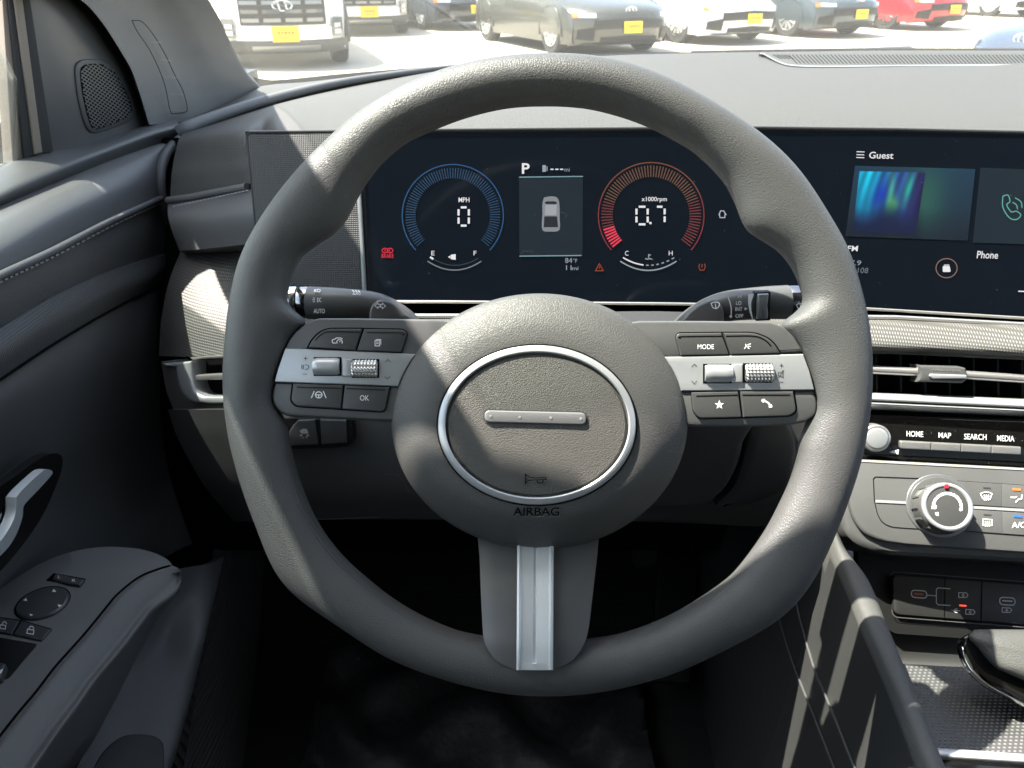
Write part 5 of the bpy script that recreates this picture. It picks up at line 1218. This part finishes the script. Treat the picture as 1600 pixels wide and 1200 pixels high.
loft([tr0, tr1, tr2], 80, 16, Vector((-.02, 0, 0)), 'woven_strip', M['weave_dark'] if 0 else mat('door_weave', .11, .5, bump=('weave_side', 150, .0006, .7)), door)
pn = [row([(-260, 818, -.396), (-90, 653, -.393), (0, 595, -.391), (83, 540, -.390), (167, 490, -.390), (235, 455, -.392), (258, 447, -.402)]),
      row([(-260, 860, -.394), (-90, 700, -.392), (0, 645, -.391), (83, 600, -.391), (167, 560, -.393), (235, 530, -.396), (249, 520, -.405)]),
      row([(-260, 960, -.402), (-90, 800, -.402), (0, 735, -.408), (90, 690, -.408), (175, 650, -.408), (240, 620, -.408), (256, 610, -.414)]),
      row([(-260, 1060, -.43), (-90, 900, -.43), (0, 840, -.43), (95, 800, -.43), (180, 765, -.425), (260, 720, -.42), (290, 705, -.42)]),
      row([(-260, 1300, -.44), (-90, 1100, -.44), (0, 1000, -.44), (100, 950, -.44), (200, 900, -.43), (300, 850, -.42), (350, 835, -.42)])]
loft(pn, 80, 40, Vector((-.03, 0, 0)), 'door_skin', M['pad'], door, angle=70)
mb = MB(); mb.add(*tube([cr([PX(*t) for t in [(-260, 817, -.3955), (-90, 652, -.392), (0, 593.5, -.390), (83, 538.5, -.389), (167, 488.5, -.389), (235, 453.5, -.391), (258, 445.5, -.401)]], i / 40) for i in range(41)], .0012, 8)); mb.build('strip_gap', M['lines'], door)
# sail panel, tweeter, window seals
SQ = Surf((40, 0, (PX(40, 0, -.452) - CAM).dot(FW)), (75, 233, (PX(75, 233, -.452) - CAM).dot(FW)), (232, 193, (PX(232, 193, -.444) - CAM).dot(FW)))
sail = plate('mirror_corner_panel', door, M['plastic_smooth'], SQ, [(30, -90), (40, 0), (76, 245), (135, 236), (180, 222), (262, 196)] + spline2([(250, 178), (236, 140), (217, 92), (185, 42), (147, -2), (90, -60)], 16), 0, .03, .003)
plate('tweeter_rim', sail, M['plastic'], SQ, spline2([(120, 101), (128, 94), (145, 92.5), (163, 94), (185, 108), (202, 135), (213, 162), (213, 178), (205, 188), (178, 200), (150, 208), (139, 203), (131, 185), (123, 150), (119, 115)], 60, True)[:-1], .002, .004, .0015)
plate('tweeter_mesh', sail, M['lines'], SQ, spline2([(127, 106), (134, 101), (150, 99.5), (165, 102), (180, 113), (195, 138), (206, 165), (205, 178), (198, 184), (172, 196), (150, 202), (143, 197), (137, 180), (130, 150), (126, 118)], 60, True)[:-1], .0026, .003, .0003)
tw = [(127, 106), (134, 101), (150, 99.5), (165, 102), (180, 113), (195, 138), (206, 165), (205, 178), (198, 184), (172, 196), (150, 202), (143, 197), (137, 180), (130, 150), (126, 118)]
twp = spline2(tw, 60, True)
def inside(p, poly):
    c = False; n = len(poly)
    for i in range(n):
        (x1, y1), (x2, y2) = poly[i], poly[i - 1]
        if (y1 > p[1]) != (y2 > p[1]) and p[0] < (x2 - x1) * (p[1] - y1) / (y2 - y1) + x1: c = not c
    return c
mesh_l = []
for k in range(-30, 60):
    for dirn, sp_ in (((1, .62), 5.2), ((1, -1.15), 8.0)):
        L = []
        for s_ in range(-110, 130, 3):
            p = (165 + s_, 150 + s_ * dirn[1] + (k - 15) * sp_)
            if inside(p, twp): L.append(p)
            else:
                if len(L) > 1: mesh_l.append(L)
                L = []
        if len(L) > 1: mesh_l.append(L)
stroke('mesh_wires', sail, M['plastic_smooth'], SQ, mesh_l, 1.5, .0029)
SW_ = Surf((0, 0, (PX(2, 0, -.456) - CAM).dot(FW)) if 0 else (2, 0, .69), (60, 236, .735), (10, 240, .705))
for nm, m_, pts, h in (('seal_strip', M['tan_dust'], [(-80, -400), (4, 0), (20, 254), (42, 244), (17, 0), (-60, -400)], .0), ('seal_strip', M['rubber'], [(-64, -400), (14, 0), (39, 247), (56, 240), (24, 0), (-45, -400)], .003), ('seal_strip', M['tan_dust'], [(-46, -400), (23, 0), (55, 241), (67, 238), (36, 0), (-28, -400)], .005), ('seal_strip', M['rubber'], [(-32, -400), (33, 0), (63, 240), (84, 236), (48, 0), (-10, -400)], .0)):
    plate(nm, door, m_, SW_, pts[:1] + pts[1:], h, .012, .001)
# door handle in its recess
SHD = Surf((0, 760, (PX(0, 760, -.388) - CAM).dot(FW)), (70, 720, (PX(70, 720, -.392) - CAM).dot(FW)), (0, 860, (PX(0, 860, -.392) - CAM).dot(FW)))
dh = plate('handle_recess', door, M['black'], SHD, spline2([(-90, 800), (-40, 770), (0, 744), (40, 716), (62, 707.5), (74, 709), (79, 718), (75, 740), (64, 768), (50, 798), (30, 830), (0, 868), (-40, 910), (-90, 950)], 60), .001, .01, .002)
stroke('recess_edge', dh, M['plastic_smooth'], SHD, [spline2([(-60, 782), (0, 746), (30, 725), (50, 712), (63, 707), (74, 709)], 24), spline2([(-60, 796), (0, 757.5), (30, 738), (48, 727)], 20)], 1.6, .0015)
dhl = plate('handle_bowl', dh, M['button'], SHD, spline2([(16, 790), (40, 765), (58, 745), (70, 720), (76, 725), (72, 750), (58, 785), (30, 830), (0, 868), (-30, 890), (-10, 840)], 40), .003, .004, .002)
plate('door_handle', door, bpy.data.materials['insert_silver'], SHD, spline2([(4, 776), (12, 766), (30, 749), (48, 734), (57, 732.5), (63, 737), (57, 746), (40, 764), (24, 780), (16, 790), (14.5, 805), (10, 820), (2, 838), (-14, 860), (-50, 890), (-60, 880), (-26, 850), (-6, 822), (3, 800)], 70, True)[:-1], .012, .009, .0035)
# armrest
AZ = -.460; SAr = hplane(AZ)
arm_out = [(-200, 1075), (-90, 975), (0, 915), (30, 895), (60, 878), (100, 862), (150, 852.5), (200, 853), (235, 860), (258, 871), (268, 882)]
arm_in = [(-60, 1228), (0, 1150), (30, 1112), (57, 1080), (87, 1041), (130, 993), (162, 954), (184, 928), (217, 902), (245, 890), (266, 884)]
Ao = [SAr.P(x, y, 0) for x, y in arm_out]; Ai = [SAr.P(x, y, 0) for x, y in arm_in]
lows_d = [(p - CAM).dot(FW) for p in Ai]
Ao = [Ao[0] * 2 - Ao[1]] + Ao; Ai = [Ai[0] * 2 - Ai[1]] + Ai
n = 60; top = []
for i in range(n + 1):
    a, b = cr(Ao, i / n), cr(Ai, i / n); top.append([a + Vector((-.01, 0, -.012)), a + Vector((.001, 0, -.002)), a.lerp(b, .3), a.lerp(b, .6), a.lerp(b, .97), b])
v, f = gridmesh(top, Vector((0, 0, -.03))); arm = obj('armrest_top', mesh(v, f, True, 60), mat('armrest_plate', .14, .45, spec=.5, var=(25, .08)), door)
r0 = [p + Vector((.0005, -.0005, -.0005)) for p in Ai]
low = [(-60, 1420), (0, 1360), (60, 1275), (110, 1215), (145, 1165), (165, 1130), (190, 1080), (220, 1015), (250, 950), (268, 915), (273, 893)]
rl1 = [p + Vector((.008, 0, -.001)) for p in Ai]; rl2 = [p + Vector((.022, 0, -.010)) for p in Ai]; rl3 = [p + Vector((.025, .0, -.024)) for p in Ai]
for R_i in (rl1, rl2, rl3):
    R_i[-1] = Ai[-1] + (R_i[-1] - Ai[-1]) * .3; R_i[-2] = Ai[-2] + (R_i[-2] - Ai[-2]) * .7
lowp = [W(x, y, d_ + .10) for (x, y), d_ in zip(low, lows_d)]; lowp = [lowp[0] * 2 - lowp[1]] + lowp
loft([r0, rl1, rl2, rl3, lowp], 60, 40, Vector((-.01, 0, -.004)), 'armrest_pad', M['pad'], door, angle=80)
mb = MB(); mb.add(*tube([cr(Ai, i / 50) + Vector((0, 0, .0002)) for i in range(51)], .0009, 6)); mb.build('armrest_gap', M['lines'], door)
el = [(66 + 45 * cos(a) * cos(.23) + 25 * sin(a) * sin(.23), 942 - 25.5 * sin(a) - 45 * cos(a) * sin(.18)) for a in [2 * pi * i / 60 for i in range(60)]]
plate('switch_seat', arm, M['lines'], SAr, el, .0008, .004, .0003)
mk_ = plate('mirror_switch', arm, M['button'], SAr, [(66 + (x - 66) * .95, 940.5 + (y - 942) * .95) for x, y in el], .003, .005, .002)
for pts in ([(81, 925), (84, 920), (88, 924.5)], [(36, 938), (41, 934.5), (42.5, 939)], [(90, 944), (97, 946), (92, 949)], [(46, 959), (52, 960.5), (48, 962.5)]):
    polys('direction_mark', mk_, M['white'], SAr, [pts], .0031)
plate('selector_seat', arm, M['lines'], SAr, [(72, 906), (84, 895), (134, 904), (126, 915)], .0006, .003, .0003)
ls = plate('mirror_selector', arm, M['button'], SAr, [(82, 904), (87, 895.5), (132, 905), (124, 914), (105, 911)], .003, .004, .001)
text('selector_lettering', ls, M['white'], SAr, 'L', (90.5, 899, 94.5, 903.5), .0032); text('selector_lettering', ls, M['white'], SAr, 'R', (112.5, 905, 118, 909), .0032)
for pts in ([(-45, 959), (30, 969), (18, 990), (-60, 978)], [(33, 969.5), (80, 983), (64, 1000), (21, 991)]):
    b = plate('lock_button', arm, M['button'], SAr, pts, .002, .004, .0008); stroke('button_gap', arm, M['lines'], SAr, [pts + [pts[0]]], 1.8, .0008)
stroke('lock_symbol', arm, M['white'], SAr, [[(43, 983), (53, 984.5), (52, 991), (42, 989.5), (43, 983)], arc(49, 983, 3.6, 4.5, 5, 175, 8), [(1, 976), (9, 977.5), (8, 983), (0, 981.5), (1, 976)], arc(7, 975.5, 3.2, 4.2, 0, 175, 8)], 1.2, .0022)
plate('window_switch_well', arm, M['black'], SAr, fillet([(-80, 982), (59, 1006), (12, 1062), (-110, 1050)], [3, 5, 8, 3]), .0004, .004, .0002)
wsw = plate('window_switch', arm, M['button'], SAr, fillet([(-70, 1022), (10, 1036), (0, 1060), (-90, 1048)], 4), .006, .006, .0015)
polys('switch_mark', wsw, M['white'], SAr, [[(-4, 1049), (5, 1045), (2, 1052), (-5, 1054)]], .0062)
# lower door pocket
pk = [[W(270, 890, .66), W(300, 885, .70), W(330, 880, .74), W(350, 870, .78)],
      [W(215, 1000, .66), W(260, 985, .69), W(315, 985, .70), W(334, 940, .74)],
      [W(170, 1090, .64), W(235, 1085, .66), W(290, 1080, .68), W(306, 1060, .70)],
      [W(120, 1200, .60), W(180, 1200, .62), W(255, 1200, .63), W(268, 1200, .66)],
      [W(60, 1300, .56), W(120, 1300, .57), W(210, 1300, .58), W(222, 1300, .60)]]
pk = [[CAM + (p - CAM) * 1.08 for p in r] for r in pk]
loft(pk, 24, 40, Vector((-.02, .02, -.02)), 'door_pocket', mat('pocket_plastic', .13, .5, spec=.4, var=(12, .12)), door)
stroke('pocket_opening', door, M['lines'], Surf((150, 1190, .60), (250, 1190, .625), (200, 1150, .63)), [[(0, 0), (1, 0)]], .1, 0)
plate('pocket_mouth', door, M['rubber'], Surf((150, 1190, .60), (250, 1190, .620), (200, 1150, .625)), spline2([(130, 1260), (140, 1215), (160, 1175), (190, 1150), (225, 1146), (250, 1154), (257, 1175), (256, 1260)], 30), .004, .006, .002)
bpy.data.objects.remove(bpy.data.objects['pocket_opening'])
# ================================================================ footwell: floor, film, kick panel, pedals
fl = bpy.data.meshes.new('x')
flo = loft([[WP(x, y, z) for x in (-.478, -.1, .2, .3)] for y, z in ((-.6, -.80), (.2, -.82), (.62, -.82), (.95, -.70), (1.15, -.45))], 12, 24, Vector((0, 0, -.03)), 'footwell_floor', M['carpet'], None)
tag(flo, kind='structure')
kick = thing('kick_panel', 'dark ribbed carpet panel beside the driver footwell', 'panel', WP(-.36, .8, -.8))
loft([[W(356, 830, 1.02), W(400, 840, 1.10), W(440, 860, 1.2)], [W(338, 950, .92), W(390, 960, 1.0), W(420, 980, 1.1)], [W(312, 1060, .86), W(380, 1060, .94), W(410, 1080, 1.04)], [W(285, 1210, .80), W(370, 1210, .88), W(400, 1210, .98)]], 12, 20, Vector((-.02, .02, 0)), 'ribbed_carpet', mat('kick_carpet', .08, .9, bump=('rib', 60, .002, .8)), kick)
film = thing('floor_film', 'crumpled glossy protective film lying on the footwell floor', 'plastic film', WP(0, .6, -.8))
rnd = random.Random(5)
rows = []
for i in range(46):
    r = []
    for j in range(46):
        x = -.24 + .40 * j / 45; y = .36 + .36 * i / 45
        z = -.795 + .006 * sin(x * 40 + 3 * sin(y * 23)) + .007 * sin(y * 55 + 2.5 * sin(x * 31)) + .0035 * rnd.random()
        r.append(WP(x, y, z))
    rows.append(r)
v, f = gridmesh(rows, Vector((0, 0, -.001))); obj('film_sheet', mesh(v, f, True, 80), M['film'], film)
ped = thing('brake_pedal', 'dark brake pedal deep in the footwell', 'pedal', WP(.02, .95, -.6))
plate('pedal_pad', ped, M['rubber'], Surf((700, 900, 1.0), (800, 900, 1.0), (700, 980, 1.02)), fillet([(985, 840), (1030, 842), (1028, 885), (992, 890)], 8), 0, .015, .003)
mb = MB(); mb.add(*tube([W(1010, 850, 1.02), W(1010, 700, 1.0)], .01, 8)); mb.build('pedal_arm', M['black'], ped)
acc = thing('accelerator_pedal', 'long dark accelerator pedal right of the brake pedal', 'pedal', WP(.2, .9, -.6))
plate('pedal_pad', acc, M['black'], Surf((700, 900, .98), (800, 900, .98), (700, 1000, .94)), fillet([(1030, 860), (1092, 862), (1080, 1068), (1015, 1064)], 6), 0, .015, .004)
# firewall
fw_ = loft([[WP(x, y, z) for x in (-.478, 0, .3)] for y, z in ((1.10, -.2), (1.18, -.5), (1.12, -.75))], 6, 10, Vector((0, .03, 0)), 'firewall', M['void'], None)
tag(fw_, 'black bulkhead behind the pedals', 'bulkhead')
# ================================================================ centre console
con = thing('centre_console', 'dark centre console with a grained edge rail and textured tray', 'console', WP(.32, .45, -.6))
bl = [(1298, 832), (1306, 858), (1327, 903), (1357, 977), (1397, 1067), (1450, 1200), (1500, 1330)]
br = [(1305, 826), (1320, 858), (1353, 903), (1380, 967), (1413, 1047), (1475, 1200), (1530, 1330)]
BZ = -.405
Bl = [PZ(x, y, BZ) for x, y in bl]; Br = [PZ(x, y, BZ) for x, y in br]
d1_ = [p + Vector((-.003, 0, -.006)) for p in Bl]; d2_ = [p + Vector((.003, 0, -.006)) for p in Br]; d3_ = [p + Vector((.004, 0, -.03)) for p in Br]
loft([d1_, Bl, [(a + b) / 2 + Vector((0, 0, .002)) for a, b in zip(Bl, Br)], Br, d2_, d3_], 60, 20, Vector((0, 0, -.02)), 'edge_rail', M['leather_fine'], con, angle=80)
# side wall
def wallrow(dz, dx): return [p + Vector((-.003 + dx, 0, -.006 + dz)) for p in Bl] + [Vector((Bl[-1].x + dx, -.3, Bl[-1].z + dz))]
s0, s1, s2, s3 = wallrow(-.002, 0), wallrow(-.10, -.004), wallrow(-.22, -.010), wallrow(-.45, -.02)
ext = []
for r_, yy in ((s0, 1.1), (s1, 1.1), (s2, 1.1), (s3, 1.1)): ext.append([Vector((r_[0].x, yy, r_[0].z))] + r_)
loft(ext, 60, 20, Vector((.006, 0, 0)), 'console_side', M['plastic'], con)
wallx = lambda x, y: PX(x, y, Bl[3].x - .0105)
for pts in ([(1236, 900), (1248, 960), (1273, 1047), (1290, 1087), (1335, 1200), (1370, 1290)], [(1205, 925), (1233, 1020), (1260, 1090), (1303, 1200), (1330, 1280)]):
    P_ = []
    for x, y in pts:
        r = ray(x, y); d = (Bl[3].x - .007) / r.x
        for _ in range(6):
            p = CAM + r * d; tz = max(0, (Bl[0].z - .008 - p.z)); tx = interp([(b.y, b.x) for b in sorted(Bl, key=lambda q: q.y)], p.y) - .003 - .05 * tz - .0005
            d = tx / r.x
        P_.append(CAM + r * d)
    mb = MB(); mb.add(*tube([cr(P_, i / 30) for i in range(31)], .0011, 8)); mb.build('side_seam', M['edge'] if 0 else M['plastic_smooth'], con)
# alcove, tray with textured mat, front lip
rows = [[W(x, y, d) for x, y, d in r] for r in (((1340, 975, .652), (1500, 985, .650), (1640, 995, .645), (1800, 1000, .64)), ((1375, 1030, .655), (1500, 1035, .65), (1640, 1042, .645), (1800, 1048, .64)), ((1400, 1048, .640), (1500, 1052, .640), (1640, 1058, .635), (1800, 1060, .63)))]
loft(rows, 16, 12, FW * .02, 'tray_back', M['plastic'], con)
TZ = -.462; STr = hplane(TZ)
# mat with rows of small raised lozenges
mt = plate('tray_floor', con, mat('tray_mat', .05, .45, spec=.5), STr, [(1385, 1035), (1800, 1060), (1800, 1210), (1465, 1190)], 0, .01, .0005)
mb = MB()
o = STr.P(1385, 1040, 0)
for i in range(95):
    for j in range(75):
        p = Vector((o.x + .0037 * i + (.00185 if j % 2 else 0), o.y + .004 - .0027 * j, o.z))
        # keep those inside the tray outline and in the frame region
        c_ = p - CAM; dd = c_.dot(FW); sx = 800 + F * c_.x / dd; sy = 600 - F * c_.dot(UP) / dd
        if not (1040 < sy < 1174 and sx < 1660 and sx > interp([(1035, 1402), (1080, 1427), (1170, 1470)], sy)): continue
        a, b, h = .0015, .0008, .0007
        mb.add([p + Vector((-a, 0, 0)), p + Vector((0, -b, 0)), p + Vector((a, 0, 0)), p + Vector((0, b, 0)), p + Vector((-a * .4, 0, h)), p + Vector((a * .4, 0, h))],
               [(0, 1, 4), (1, 5, 4), (1, 2, 5), (2, 3, 5), (3, 4, 5), (3, 0, 4)])
mb.build('mat_texture', mat('mat_nubs', .20, .4, spec=.5), mt, False)
SLp = hplane(-.452)
plate('tray_lip', con, M['silver'], SLp, [(1462, 1166), (1800, 1190), (1800, 1203), (1468, 1180)], 0, .012, .002)
plate('gloss_trim', con, M['gloss'], SLp, [(1469, 1181), (1800, 1204), (1800, 1500), (1560, 1500)], -.004, .02, .001)
# ================================================================ gear selector
gs = thing('gear_selector', 'stubby gear selector with grained top and gloss black rim at the right edge', 'gear selector', PZ(1600, 1100, -.46))
SGs = Surf((1510, 1000, .545), (1640, 1000, .545), (1510, 1090, .525))
gb = plate('selector_rim', gs, M['gloss'], SGs, spline2([(1506, 1006), (1508, 996), (1516, 989), (1530, 986)], 10) + [(1800, 990), (1800, 1170), (1640, 1118), (1600, 1095), (1560, 1076)] + spline2([(1548, 1069), (1527, 1050), (1513, 1030), (1507, 1014)], 10), .0, .010, .003)
plate('rim_edge', gb, M['chrome'], SGs, spline2([(1506, 1010), (1513, 1030), (1527, 1050), (1550, 1070), (1600, 1095), (1640, 1117), (1700, 1140), (1800, 1170)], 24) + spline2([(1800, 1176), (1700, 1147), (1640, 1123), (1600, 1100), (1548, 1074), (1523, 1053), (1509, 1032), (1503, 1010)], 24), -.001, .004, .001)
sel_o = (spline2([(1513, 994), (1520, 986), (1532, 983.5), (1620, 984), (1800, 986), (1900, 1030), (1900, 1180), (1700, 1102), (1600, 1063), (1560, 1046)], 40) + spline2([(1552, 1040), (1538, 1025), (1526, 1010), (1516, 1000)], 8))
v = []; nS = len(sel_o)
for s_, h in ((1, .0), (1, .006), (.985, .009), (.95, .012), (.88, .0148), (.75, .017), (.5, .0185), (.2, .019)):
    v += [SGs.P(1690 + (x - 1690) * s_, 1040 + (y - 1040) * s_, h) for x, y in sel_o]
f = [(k * nS + i, k * nS + (i + 1) % nS, (k + 1) * nS + (i + 1) % nS, (k + 1) * nS + i) for k in range(7) for i in range(nS)] + [tuple(7 * nS + i for i in range(nS))]
obj('selector_top', mesh(v, f, True, 60), M['leather_fine'], gs)
mb = MB(); mb.add(*tube([PZ(1620, 1100, -.46), W(1640, 1060, .555)], .022, 16)); mb.build('selector_stem', M['black'], gs)
